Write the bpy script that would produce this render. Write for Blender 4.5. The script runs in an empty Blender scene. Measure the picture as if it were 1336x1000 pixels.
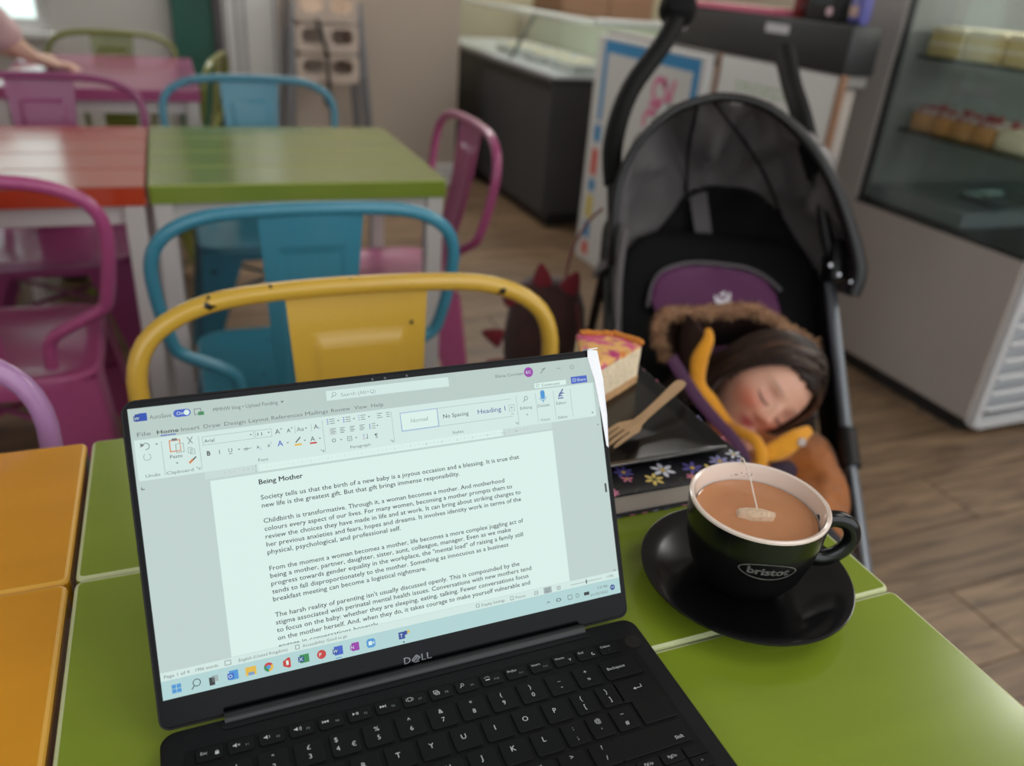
import bpy, bmesh, math, random
from mathutils import Vector, Matrix
random.seed(7)
SC = bpy.context.scene
COL = SC.collection
PI = math.pi
R = math.radians

# ------------------------------------------------------------------ camera
cam_d = bpy.data.cameras.new('camera')
cam = bpy.data.objects.new('camera', cam_d)
COL.objects.link(cam)
ax = Vector((0.9294651, -0.36208866, 0.0706146))
ay = Vector((0.10652751, 0.4466922, 0.88832312))
az = -Vector((0.35319472, 0.81814294, -0.45375722))
m = Matrix(((ax.x, ay.x, az.x, 0), (ax.y, ay.y, az.y, 0), (ax.z, ay.z, az.z, 1.155), (0, 0, 0, 1)))
cam.matrix_world = m
cam_d.sensor_width = 36.0
cam_d.lens = 36.0 * 1052.5 / 1336.0
cam_d.clip_start = 0.02
cam_d.dof.use_dof = True
cam_d.dof.focus_distance = 0.505
cam_d.dof.aperture_fstop = 4.8
SC.camera = cam

# ------------------------------------------------------------------ world, light, exposure
wd = bpy.data.worlds.new('overcast_sky')
SC.world = wd
wd.use_nodes = True
nt = wd.node_tree
bg = nt.nodes['Background']
tc = nt.nodes.new('ShaderNodeTexCoord')
sep = nt.nodes.new('ShaderNodeSeparateXYZ')
rmp = nt.nodes.new('ShaderNodeValToRGB')
nt.links.new(tc.outputs['Generated'], sep.inputs[0])
nt.links.new(sep.outputs['Z'], rmp.inputs[0])
rmp.color_ramp.elements[0].position = 0.0
rmp.color_ramp.elements[0].color = (.80, .82, .84, 1)
rmp.color_ramp.elements[1].position = 0.5
rmp.color_ramp.elements[1].color = (.93, .96, 1, 1)
nt.links.new(rmp.outputs[0], bg.inputs[0])
bg.inputs[1].default_value = 2.3

def area(name, loc, target, sx, sy, power, col=(1, 1, 1)):
    l = bpy.data.lights.new(name, 'AREA')
    l.shape = 'RECTANGLE'
    l.size, l.size_y, l.energy, l.color = sx, sy, power, col
    o = bpy.data.objects.new(name, l)
    COL.objects.link(o)
    o.location = loc
    o.rotation_euler = (Vector(target) - Vector(loc)).to_track_quat('-Z', 'Y').to_euler()
    return o

area('shop_ceiling_light', (3.5, 1.2, 2.6), (3.0, 1.5, 0), .7, 1.4, 34, (1, .97, .92))
area('kitchen_ceiling_light', (2.7, 5.2, 2.6), (2.7, 5.2, 0), 1.2, 1.2, 44, (1, .97, .92))  # unseen fill added over the kitchen, kept out of the tea's reflection
area('cafe_ceiling_light', (1.2, -.2, 2.6), (.6, .9, 0), 1.2, .8, 10, (1, .97, .92))
area('back_ceiling_light', (.5, 4.3, 2.6), (.4, 3.9, 0), 1.6, .36, 32, (1, .98, .95))  # unseen lamp added to brighten the back of the room
area('display_case_light', (2.75, 1.60, 1.27), (2.75, 1.80, .6), 1.1, .06, 5, (1, .96, .86))  # light added inside the case to lift its dark interior

SC.view_settings.view_transform = 'Standard'
SC.view_settings.look = 'None'
SC.view_settings.gamma = 1
SC.view_settings.use_curve_mapping = False
SC.view_settings.exposure = -0.12

# ------------------------------------------------------------------ helpers
def lin(r, g, b):
    f = lambda c: (c / 255 / 12.92) if c / 255 <= .04045 else ((c / 255 + .055) / 1.055) ** 2.4
    return (f(r), f(g), f(b), 1)

MATS = {}
def mat(name, rgb, rough=.5, metal=0, spec=.5, coat=0, var=0, vscale=8, bump=0, bscale=60, emit=0, chips=0,
        chipcol=(40, 34, 30), sheen=0, stretch=(1, 1, 1), trans=0, sss=0):
    if name in MATS:
        return MATS[name]
    M = bpy.data.materials.new(name)
    M.use_nodes = True
    n = M.node_tree.nodes
    L = M.node_tree.links
    p = n['Principled BSDF']
    c = lin(*rgb)
    p.inputs['Base Color'].default_value = c
    p.inputs['Roughness'].default_value = rough
    p.inputs['Metallic'].default_value = metal
    p.inputs['Specular IOR Level'].default_value = spec
    p.inputs['Coat Weight'].default_value = coat
    p.inputs['Coat Roughness'].default_value = .12
    if sheen:
        p.inputs['Sheen Weight'].default_value = sheen
    if trans:
        p.inputs['Transmission Weight'].default_value = trans
    if sss:
        p.inputs['Subsurface Weight'].default_value = sss
        p.inputs['Subsurface Radius'].default_value = (.01, .004, .002)
    t = mp = None
    if var or bump or chips:
        t = n.new('ShaderNodeTexCoord')
        mp = n.new('ShaderNodeMapping')
        mp.inputs['Scale'].default_value = stretch
        L.new(t.outputs['Object'], mp.inputs[0])
    col_out = None
    if var:
        ns = n.new('ShaderNodeTexNoise')
        ns.inputs['Scale'].default_value = vscale
        ns.inputs['Detail'].default_value = 4
        L.new(mp.outputs[0], ns.inputs[0])
        rp = n.new('ShaderNodeValToRGB')
        rp.color_ramp.elements[0].position = .3
        rp.color_ramp.elements[1].position = .7
        rp.color_ramp.elements[0].color = [x * (1 - var) for x in c[:3]] + [1]
        rp.color_ramp.elements[1].color = [min(1, x * (1 + var)) for x in c[:3]] + [1]
        L.new(ns.outputs[0], rp.inputs[0])
        L.new(rp.outputs[0], p.inputs['Base Color'])
        col_out = rp.outputs[0]
    if chips:
        ns = n.new('ShaderNodeTexNoise')
        ns.inputs['Scale'].default_value = 34
        ns.inputs['Detail'].default_value = 3
        L.new(mp.outputs[0], ns.inputs[0])
        rp = n.new('ShaderNodeValToRGB')
        rp.color_ramp.elements[0].position = 1 - chips
        rp.color_ramp.elements[1].position = 1 - chips + .015
        L.new(ns.outputs[0], rp.inputs[0])
        mx = n.new('ShaderNodeMix')
        mx.data_type = 'RGBA'
        L.new(rp.outputs[0], mx.inputs[0])
        mx.inputs[6].default_value = c
        if col_out:
            L.new(col_out, mx.inputs[6])
        mx.inputs[7].default_value = lin(*chipcol)
        L.new(mx.outputs[2], p.inputs['Base Color'])
    if bump:
        ns = n.new('ShaderNodeTexNoise')
        ns.inputs['Scale'].default_value = bscale
        ns.inputs['Detail'].default_value = 3
        L.new(mp.outputs[0], ns.inputs[0])
        b = n.new('ShaderNodeBump')
        b.inputs['Strength'].default_value = bump
        b.inputs['Distance'].default_value = .002
        L.new(ns.outputs[0], b.inputs['Height'])
        L.new(b.outputs[0], p.inputs['Normal'])
    if emit:
        p.inputs['Emission Color'].default_value = c
        p.inputs['Emission Strength'].default_value = emit
        p.inputs['Base Color'].default_value = (0.01, 0.01, 0.01, 1)
    MATS[name] = M
    return M

def glass(name, tint=(235, 245, 240), rough=0.02):
    if name in MATS:
        return MATS[name]
    M = bpy.data.materials.new(name)
    M.use_nodes = True
    n, L = M.node_tree.nodes, M.node_tree.links
    for x in list(n):
        n.remove(x)
    o = n.new('ShaderNodeOutputMaterial')
    tr = n.new('ShaderNodeBsdfTransparent')
    tr.inputs[0].default_value = lin(*tint)
    gl = n.new('ShaderNodeBsdfGlossy')
    gl.inputs['Roughness'].default_value = rough
    fr = n.new('ShaderNodeLayerWeight')
    fr.inputs[0].default_value = .5
    pw_ = n.new('ShaderNodeMath')
    pw_.operation = 'POWER'
    pw_.inputs[1].default_value = 5
    L.new(fr.outputs['Facing'], pw_.inputs[0])
    sc_ = n.new('ShaderNodeMath')
    sc_.operation = 'MULTIPLY_ADD'
    sc_.inputs[1].default_value, sc_.inputs[2].default_value = .9, .035
    L.new(pw_.outputs[0], sc_.inputs[0])
    mx = n.new('ShaderNodeMixShader')
    L.new(sc_.outputs[0], mx.inputs[0])
    L.new(tr.outputs[0], mx.inputs[1])
    L.new(gl.outputs[0], mx.inputs[2])
    L.new(mx.outputs[0], o.inputs[0])
    MATS[name] = M
    return M

def link(name, me, mats, parent=None, smooth=True):
    o = bpy.data.objects.new(name, me)
    COL.objects.link(o)
    if not isinstance(mats, (list, tuple)):
        mats = [mats]
    if not me.materials:
        for x in mats:
            me.materials.append(x)
    if smooth:
        me.polygons.foreach_set('use_smooth', [True] * len(me.polygons))
    if parent:
        o.parent = parent
    return o

def thing(name, label, cat, loc=(0, 0, 0), rz=0, group=None):
    o = bpy.data.objects.new(name, None)
    COL.objects.link(o)
    o.empty_display_size = .05
    o.location = loc
    o.rotation_euler = (0, 0, rz)
    return tag(o, label, cat, group)

def tag(o, label, cat, group=None):
    o['label'] = label
    o['category'] = cat
    if group:
        o['group'] = group
    return o

def struct(o):
    o['kind'] = 'structure'
    return o

class MB:
    """collects shapes, links them as ONE mesh object"""
    def __init__(s):
        s.bm = bmesh.new()
    def _m(s, vs, mi):
        fs = {f for v in vs for f in v.link_faces}
        for f in fs:
            f.material_index = mi
    def box(s, c, d, bev=0, rot=None, mi=0, seg=2):
        b = bmesh.new()
        bmesh.ops.create_cube(b, size=1)
        for v in b.verts:
            v.co = Vector((v.co.x * d[0], v.co.y * d[1], v.co.z * d[2]))
        if bev:
            bmesh.ops.bevel(b, geom=list(b.edges), offset=bev, segments=seg, profile=.5, affect='EDGES')
        M = Matrix.Translation(Vector(c))
        if rot is not None:
            M = M @ rot.to_4x4()
        s.add(b, M, mi)
        return s
    def add(s, b, M=None, mi=0):
        if M is not None:
            b.transform(M)
        mp = {v: s.bm.verts.new(v.co) for v in b.verts}
        for f in b.faces:
            try:
                nf = s.bm.faces.new([mp[v] for v in f.verts])
                nf.material_index = mi if mi is not None else f.material_index
            except ValueError:
                pass
        b.free()
    def tube(s, pts, r, n=10, mi=0, closed=False, sub=0, flat=1.0, cap=True, flatdir=None):
        pts = [Vector(p) for p in pts]
        if sub:
            rr = r if isinstance(r, (list, tuple)) else [r] * len(pts)
            pts, r = smooth_path(pts, rr, sub, closed)
        N = len(pts)
        rs = r if isinstance(r, (list, tuple)) else [r] * N
        T = []
        for i in range(N):
            if closed:
                t = pts[(i + 1) % N] - pts[i - 1]
            else:
                t = pts[min(i + 1, N - 1)] - pts[max(i - 1, 0)]
            T.append(t.normalized())
        up = Vector(flatdir) if flatdir else (Vector((0, 0, 1)) if abs(T[0].z) < .9 else Vector((1, 0, 0)))
        u = (up - T[0] * up.dot(T[0])).normalized()
        rings = []
        for i in range(N):
            if flatdir:
                u = Vector(flatdir)
            u = (u - T[i] * u.dot(T[i])).normalized()
            w = T[i].cross(u)
            rings.append([s.bm.verts.new(pts[i] + (u * math.cos(2 * PI * k / n) * flat + w * math.sin(2 * PI * k / n)) * rs[i]) for k in range(n)])
        for i in range(N if closed else N - 1):
            a, b = rings[i], rings[(i + 1) % N]
            for k in range(n):
                f = s.bm.faces.new((a[k], a[(k + 1) % n], b[(k + 1) % n], b[k]))
                f.material_index = mi
        if not closed and cap:
            s.bm.faces.new(rings[0][::-1]).material_index = mi
            s.bm.faces.new(rings[-1]).material_index = mi
        return s
    def lathe(s, prof, n=48, c=(0, 0, 0), mi=0, M=None):
        c = Vector(c)
        rings = []
        for (r, z) in prof:
            if r < 1e-6:
                rings.append([s.bm.verts.new(c + Vector((0, 0, z)))])
            else:
                rings.append([s.bm.verts.new(c + Vector((r * math.cos(2 * PI * k / n), r * math.sin(2 * PI * k / n), z))) for k in range(n)])
        if M is not None:
            for rg in rings:
                for v in rg:
                    v.co = M @ v.co
        for a, b in zip(rings, rings[1:]):
            for k in range(n):
                k2 = (k + 1) % n
                if len(a) == 1 and len(b) == 1:
                    continue
                if len(a) == 1:
                    f = s.bm.faces.new((a[0], b[k2], b[k]))
                elif len(b) == 1:
                    f = s.bm.faces.new((a[k], a[k2], b[0]))
                else:
                    f = s.bm.faces.new((a[k], a[k2], b[k2], b[k]))
                f.material_index = mi
        return s
    def loft(s, rings, mi=0, closed=True, cap0=False, cap1=False):
        V = [[s.bm.verts.new(Vector(p)) for p in rg] for rg in rings]
        n = len(V[0])
        for a, b in zip(V, V[1:]):
            for k in range(n if closed else n - 1):
                f = s.bm.faces.new((a[k], a[(k + 1) % n], b[(k + 1) % n], b[k]))
                f.material_index = mi
        if cap0:
            s.bm.faces.new(V[0][::-1]).material_index = mi
        if cap1:
            s.bm.faces.new(V[-1]).material_index = mi
        return s
    def prism(s, poly, h, M=None, bev=0, mi=0):
        b = bmesh.new()
        f = b.faces.new([b.verts.new((p[0], p[1], 0)) for p in poly])
        r = bmesh.ops.extrude_face_region(b, geom=[f])
        for v in r['geom']:
            if isinstance(v, bmesh.types.BMVert):
                v.co.z += h
        bmesh.ops.recalc_face_normals(b, faces=b.faces)
        if bev:
            es = [e for e in b.edges if abs(e.verts[0].co.z - h) < 1e-7 and abs(e.verts[1].co.z - h) < 1e-7]
            bmesh.ops.bevel(b, geom=es, offset=bev, segments=2, profile=.5, affect='EDGES')
        s.add(b, M, mi)
        return s
    def build(s, name, mats, parent=None, smooth=True, fix=True, angle=40):
        if fix:
            bmesh.ops.recalc_face_normals(s.bm, faces=s.bm.faces)
        me = bpy.data.meshes.new(name)
        s.bm.to_mesh(me)
        s.bm.free()
        o = link(name, me, mats, parent, smooth)
        if smooth:
            try:
                me.set_sharp_from_angle(angle=R(angle))
            except Exception:
                pass
        return o

def smooth_path(pts, rs, sub, closed=False):
    out, ro = [], []
    N = len(pts)
    for i in range(N if closed else N - 1):
        if closed:
            p0, p1, p2, p3 = pts[i - 1], pts[i], pts[(i + 1) % N], pts[(i + 2) % N]
            r1, r2 = rs[i], rs[(i + 1) % N]
        else:
            p0, p1, p2, p3 = pts[max(i - 1, 0)], pts[i], pts[i + 1], pts[min(i + 2, N - 1)]
            r1, r2 = rs[i], rs[i + 1]
        for k in range(sub):
            t = k / sub
            out.append(.5 * ((2 * p1) + (p2 - p0) * t + (2 * p0 - 5 * p1 + 4 * p2 - p3) * t * t + (3 * p1 - p0 - 3 * p2 + p3) * t ** 3))
            ro.append(r1 + (r2 - r1) * t)
    if not closed:
        out.append(pts[-1])
        ro.append(rs[-1])
    return out, ro

def rrect(w, h, r, n=5, cx=0, cy=0):
    p = []
    for (sx, sy, a0) in ((1, 1, 0), (-1, 1, 90), (-1, -1, 180), (1, -1, 270)):
        for k in range(n + 1):
            a = R(a0 + 90 * k / n)
            p.append((cx + sx * (w / 2 - r) + r * math.cos(a), cy + sy * (h / 2 - r) + r * math.sin(a)))
    return p

# text -> mesh (built-in font), x scaled to the measured width
_dg = None
def text_mesh(s, bold=0):
    cu = bpy.data.curves.new('t', 'FONT')
    cu.body = s
    cu.size = 1
    cu.resolution_u = 2
    cu.offset = bold
    o = bpy.data.objects.new('t', cu)
    COL.objects.link(o)
    dg = bpy.context.evaluated_depsgraph_get()
    me = bpy.data.meshes.new_from_object(o.evaluated_get(dg))
    vs = [v.co.copy() for v in me.vertices]
    fs = [tuple(p.vertices) for p in me.polygons]
    bpy.data.objects.remove(o)
    bpy.data.curves.remove(cu)
    bpy.data.meshes.remove(me)
    return vs, fs
CAPH = max(v.y for v in text_mesh('H')[0])

class Print:
    """flat lettering and marks in a plane, each colour one mesh; mapper turns (x, y) into a local point"""
    def __init__(s, mapper):
        s.map = mapper
        s.v = {}
        s.f = {}
    def tri(s, key, vs, fs):
        V, F = s.v.setdefault(key, []), s.f.setdefault(key, [])
        o = len(V)
        V += [s.map(*v) for v in vs]
        F += [tuple(i + o for i in f) for f in fs]
    def text(s, key, t, x0, y, h, x1=None, anchor='l', bold=0, xs=1.0):
        """baseline at y (y runs down), cap height h, from x0 to x1"""
        vs, fs = text_mesh(t, bold)
        if not vs:
            return
        a, b = min(v.x for v in vs), max(v.x for v in vs)
        k = h / CAPH
        kx = (x1 - x0) / (b - a) if x1 is not None else k * xs
        w = (b - a) * kx
        off = x0 if (anchor == 'l' or x1 is not None) else (x0 - w / 2 if anchor == 'c' else x0 - w)
        s.tri(key, [(off + (v.x - a) * kx, y - v.y * k) for v in vs], fs)
    def rect(s, key, x0, y0, x1, y1):
        s.tri(key, [(x0, y0), (x1, y0), (x1, y1), (x0, y1)], [(0, 1, 2, 3)])
    def frame(s, key, x0, y0, x1, y1, w):
        s.rect(key, x0, y0, x1, y0 + w)
        s.rect(key, x0, y1 - w, x1, y1)
        s.rect(key, x0, y0 + w, x0 + w, y1 - w)
        s.rect(key, x1 - w, y0 + w, x1, y1 - w)
    def poly(s, key, pts):
        s.tri(key, pts, [tuple(range(len(pts)))])
    def disc(s, key, x, y, r, n=20, ry=None, a0=0, a1=360, ri=0):
        ry = ry or r
        if ri:
            k = n
            P = []
            for i in range(k + 1):
                a = R(a0 + (a1 - a0) * i / k)
                P += [(x + r * math.cos(a), y + ry * math.sin(a)), (x + ri * math.cos(a), y + ri * ry / r * math.sin(a))]
            s.tri(key, P, [(2 * i, 2 * i + 1, 2 * i + 3, 2 * i + 2) for i in range(k)])
        else:
            P = [(x, y)] + [(x + r * math.cos(R(a0 + (a1 - a0) * i / n)), y + ry * math.sin(R(a0 + (a1 - a0) * i / n))) for i in range(n + 1)]
            s.tri(key, P, [(0, i, i + 1) for i in range(1, n + 1)])
    def line(s, key, pts, w):
        for (x0, y0), (x1, y1) in zip(pts, pts[1:]):
            d = math.hypot(x1 - x0, y1 - y0) or 1
            nx, ny = -(y1 - y0) / d * w / 2, (x1 - x0) / d * w / 2
            s.tri(key, [(x0 + nx, y0 + ny), (x1 + nx, y1 + ny), (x1 - nx, y1 - ny), (x0 - nx, y0 - ny)], [(0, 1, 2, 3)])
    def build(s, names, mats, parent):
        out = []
        for k in s.v:
            me = bpy.data.meshes.new(k)
            me.from_pydata([tuple(p) for p in s.v[k]], [], s.f[k])
            o = link(names.get(k, k if k.split('_')[-1] in ('lettering', 'print') else k + '_print'), me, mats[k], parent, smooth=False)
            o['kind'] = 'stuff'
            out.append(o)
        return out

def copy_tree(o, parent=None):
    c = o.copy()
    COL.objects.link(c)
    if parent:
        c.parent = parent
    for ch in list(o.children):
        copy_tree(ch, c)
    return c


# ------------------------------------------------------------------ the room
def wood_floor_mat():
    M = bpy.data.materials.new('floor_wood')
    M.use_nodes = True
    n, L = M.node_tree.nodes, M.node_tree.links
    p = n['Principled BSDF']
    p.inputs['Roughness'].default_value = .42
    t = n.new('ShaderNodeTexCoord')
    oi = n.new('ShaderNodeObjectInfo')
    ad = n.new('ShaderNodeVectorMath')
    ad.operation = 'MULTIPLY_ADD'
    L.new(oi.outputs['Random'], ad.inputs[0])
    ad.inputs[1].default_value = (37, 61, 11)
    L.new(t.outputs['Object'], ad.inputs[2])
    mp = n.new('ShaderNodeMapping')
    mp.inputs['Scale'].default_value = (1.6, 16, 4)
    L.new(ad.outputs[0], mp.inputs[0])
    ns = n.new('ShaderNodeTexNoise')
    ns.inputs['Scale'].default_value = 2.2
    ns.inputs['Detail'].default_value = 7
    ns.inputs['Distortion'].default_value = .9
    L.new(mp.outputs[0], ns.inputs[0])
    rp = n.new('ShaderNodeValToRGB')
    e = rp.color_ramp.elements
    e[0].position, e[0].color = .28, lin(84, 66, 50)
    e[1].position, e[1].color = .74, lin(152, 126, 98)
    x = rp.color_ramp.elements.new(.5)
    x.color = lin(124, 100, 76)
    L.new(ns.outputs[0], rp.inputs[0])
    hs = n.new('ShaderNodeHueSaturation')
    ma = n.new('ShaderNodeMapRange')
    ma.inputs[3].default_value, ma.inputs[4].default_value = .78, 1.12
    L.new(oi.outputs['Random'], ma.inputs[0])
    L.new(ma.outputs[0], hs.inputs['Value'])
    L.new(rp.outputs[0], hs.inputs['Color'])
    L.new(hs.outputs[0], p.inputs['Base Color'])
    b = n.new('ShaderNodeBump')
    b.inputs['Strength'].default_value = .15
    b.inputs['Distance'].default_value = .002
    L.new(ns.outputs[0], b.inputs['Height'])
    L.new(b.outputs[0], p.inputs['Normal'])
    return M

WHITE = mat('white_wall_paint', (205, 204, 200), .7, var=.03, vscale=3)
floor = struct(MB().box((1, 2.85, -.021), (6.6, 7.5, .03)).build('floor', mat('floor_joint', (40, 32, 26), .8), smooth=False))
wf = wood_floor_mat()
pw, pl_ = .19, 1.25
plank_me = None
row = 0
y = -.8
while y < 6.5:
    off = (row * .47) % pl_
    x = -2.25 - off
    while x < 4.3:
        if plank_me is None:
            o = MB().box((0, 0, 0), (pl_ - .003, pw - .003, .012), .0012, seg=1).build('plank', wf, floor, smooth=False)
            plank_me = o.data
        else:
            o = link('plank', plank_me, wf, floor, smooth=False)
        o.location = (x + pl_ / 2, y + pw / 2, -.006)
        x += pl_
    y += pw
    row += 1

b = MB()
b.box((.575 - .1, 4.68, 1.375), (1.95, .12, 2.75))            # between window and the pillar edge
b.box((-1.9, 4.68, 1.375), (.8, .12, 2.75))
b.box((-1.0, 4.68, .36), (1.0, .12, .72))
b.box((-1.0, 4.68, 2.5), (1.0, .12, .5))
b.box((1.475, 4.68, 1.375), (.05, .12, 2.75))
struct(b.build('wall_back', mat('pale_grey_wall', (198, 196, 190), .7, var=.03, vscale=2), smooth=False))
w1 = struct(MB().box((-1.0, 4.64, .735), (1.04, .16, .03), .004).build('window_1', mat('white_gloss_frame', (222, 222, 220), .35), smooth=False))
fb = MB()
for (cx, cz, dx, dz) in ((-1.475, 1.5, .05, 1.5), (-.525, 1.5, .05, 1.5), (-1, .775, .9, .05), (-1, 2.225, .9, .05), (-1, 1.5, .04, 1.4)):
    fb.box((cx, 4.67, cz), (dx, .06, dz), .003)
fb.build('window_frame', MATS['white_gloss_frame'], w1, smooth=False)
for cx in (-1.24, -.76):
    MB().box((cx, 4.68, 1.5), (.44, .006, 1.4)).build('pane', glass('window_glass'), w1, smooth=False)
struct(MB().box((1.47, 5.5, 1.375), (.06, 1.7, 2.75)).build('wall_pillar', mat('beige_plaster', (186, 172, 158), .7, var=.04, vscale=2), smooth=False))
struct(MB().box((1.02, 4.6, 1.375), (.96, .04, 2.75)).build('wall_recess', MATS['beige_plaster'], smooth=False))
struct(MB().box((2.9, 6.45, 1.375), (3.0, .1, 2.75)).build('wall_kitchen', mat('cream_kitchen_wall', (190, 184, 156), .6, var=.08, vscale=1.5), smooth=False))
struct(MB().box((4.3, 2.85, 1.375), (.1, 7.3, 2.75)).build('wall_right', mat('warm_grey_wall', (150, 140, 128), .7, var=.05, vscale=1.5), smooth=False))
struct(MB().box((-2.3, 1.95, 1.375), (.1, 5.5, 2.75)).build('wall_left', WHITE, smooth=False))
b = MB()
b.box((1, -.85, .34), (6.6, .1, .68))
b.box((1, -.85, 2.5), (6.6, .1, .5))
for x in (-2.05, -.2, 1.9, 4.05):
    b.box((x, -.85, 1.46), (.3 if abs(x) > 2 else .12, .1, 1.6))
struct(b.build('wall_front', WHITE, smooth=False))  # unseen front wall, added to cut the daylight from behind the camera
struct(MB().box((1, 2.85, 2.8), (6.7, 7.5, .1)).build('ceiling', WHITE, smooth=False))
struct(MB().box((.77, 4.575, .06), (1.46, .016, .12), .003).build('baseboard_back', MATS['white_gloss_frame'], smooth=False))

# doors and pilasters at the back
d1 = struct(MB().box((.13, 4.585, 1.05), (.19, .05, 2.1), .004).build('door_1', mat('teal_door_paint', (32, 92, 78), .5, var=.12, vscale=4), smooth=False))
MB().box((.242, 4.575, 1.05), (.035, .07, 2.14), .003).build('door_frame', mat('dark_grey_frame', (78, 74, 76), .5), d1, smooth=False)
MB().box((.10, 4.555, 1.5), (.13, .012, .95), .004).build('door_panel', MATS['teal_door_paint'], d1, smooth=False)
MB().box((.205, 4.545, 1.0), (.014, .04, .12), .004).build('door_handle', mat('brushed_steel', (150, 150, 150), .35, metal=1), d1)
d2 = struct(MB().box((.4, 4.585, 1.05), (.27, .05, 2.1), .004).build('door_2', mat('white_door_paint', (224, 223, 220), .45), smooth=False))
for dx in (.285, .335, .372, .515):
    MB().box((dx, 4.553, 1.05), (.012, .014, 2.08), .003).build('door_rib', mat('grey_door_rib', (176, 172, 172), .5), d2, smooth=False)

# ------------------------------------------------------------------ cafe tables
def paint(name, rgb, **k):
    return mat(name, rgb, .2, coat=.5, var=.05, vscale=5, bump=.05, bscale=9, stretch=(.6, 5, 3), **k)
PAINT = {
    'green': paint('lime_green_gloss', (128, 147, 40)),
    'green2': paint('moss_green_gloss', (126, 146, 52)),
    'yellow': paint('mango_yellow_gloss', (218, 150, 30)),
    'orange': paint('burnt_orange_gloss', (184, 62, 26)),
    'pink': paint('dusty_pink_gloss', (172, 84, 128)),
}
WORN_GLINT = {k: mat('worn_edge_' + k, c, .45) for k, c in dict(green=(200, 206, 156), green2=(150, 162, 70), yellow=(226, 172, 70), orange=(150, 48, 24), pink=(170, 90, 130)).items()}  # edge colour holds paint wear and, on green, the seam highlight
FRAME_WHITE = mat('white_table_frame', (206, 200, 196), .4, var=.03)

def table(label, x0, x1, ys, col, top=.75, th=.036, group=None):
    """ys: board joints from the near edge to the far edge"""
    cx, cy = (x0 + x1) / 2, (ys[0] + ys[-1]) / 2
    t = thing('cafe_table', label, 'table', (cx, cy, 0), 0, group)
    W = x1 - x0
    for a, c in zip(ys, ys[1:]):
        bm = bmesh.new()
        bmesh.ops.create_cube(bm, size=1)
        for v in bm.verts:
            v.co = Vector((v.co.x * W, v.co.y * (c - a - .0012), v.co.z * th))
        ve = [e for e in bm.edges if abs(e.verts[0].co.z - e.verts[1].co.z) > .01]
        bmesh.ops.bevel(bm, geom=ve, offset=.006, segments=3, profile=.5, affect='EDGES')
        te = [e for e in bm.edges if e.verts[0].co.z > .01 and e.verts[1].co.z > .01]
        r = bmesh.ops.bevel(bm, geom=te, offset=.003, segments=2, profile=.5, affect='EDGES', material=1)
        M = MB()
        M.add(bm, Matrix.Translation((0, (a + c) / 2 - cy, top - th / 2)), None)
        M.build('board', [PAINT[col], WORN_GLINT[col]], t, smooth=False)
    D = ys[-1] - ys[0]
    fr = MB()
    zt = top - th
    for sy in (-1, 1):
        fr.box((0, sy * (D / 2 - .03), zt - .02), (W - .05, .02, .04), .002)
    for sx in (-1, 1):
        fr.box((sx * (W / 2 - .03), 0, zt - .02), (.02, D - .05, .04), .002)
    fr.build('frame', FRAME_WHITE, t, smooth=False)
    for sx in (-1, 1):
        for sy in (-1, 1):
            MB().box((sx * (W / 2 - .023), sy * (D / 2 - .023), (zt) / 2), (.036, .036, zt), .003).build('leg', FRAME_WHITE, t, smooth=False)
    return t

table('lime green painted board table carrying the open laptop and the teacup', -.101, .478, [.112, .15, .334, .516, .713], 'green')
table('mango yellow painted table pushed against the left of the laptop table', -.684, -.105, [.11, .152, .333, .516, .712], 'yellow')
table('green table behind the blue chair with its back to the camera', -.062, .524, [1.647, 1.8, 1.95, 2.1, 2.247], 'green2')
table('orange red table with white glare, beside the green table at the back', -.652, -.067, [1.64, 1.79, 1.94, 2.09, 2.24], 'orange')
table('pink table at the far end in front of the olive green chair', -.5, .082, [2.86, 3.08, 3.3, 3.52, 3.73], 'pink')

# ------------------------------------------------------------------ metal bistro chairs
def chair_mats(key, rgb, chips):
    return mat('chair_' + key, rgb, .3, coat=.35, chips=chips, var=.05, vscale=6)

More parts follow.
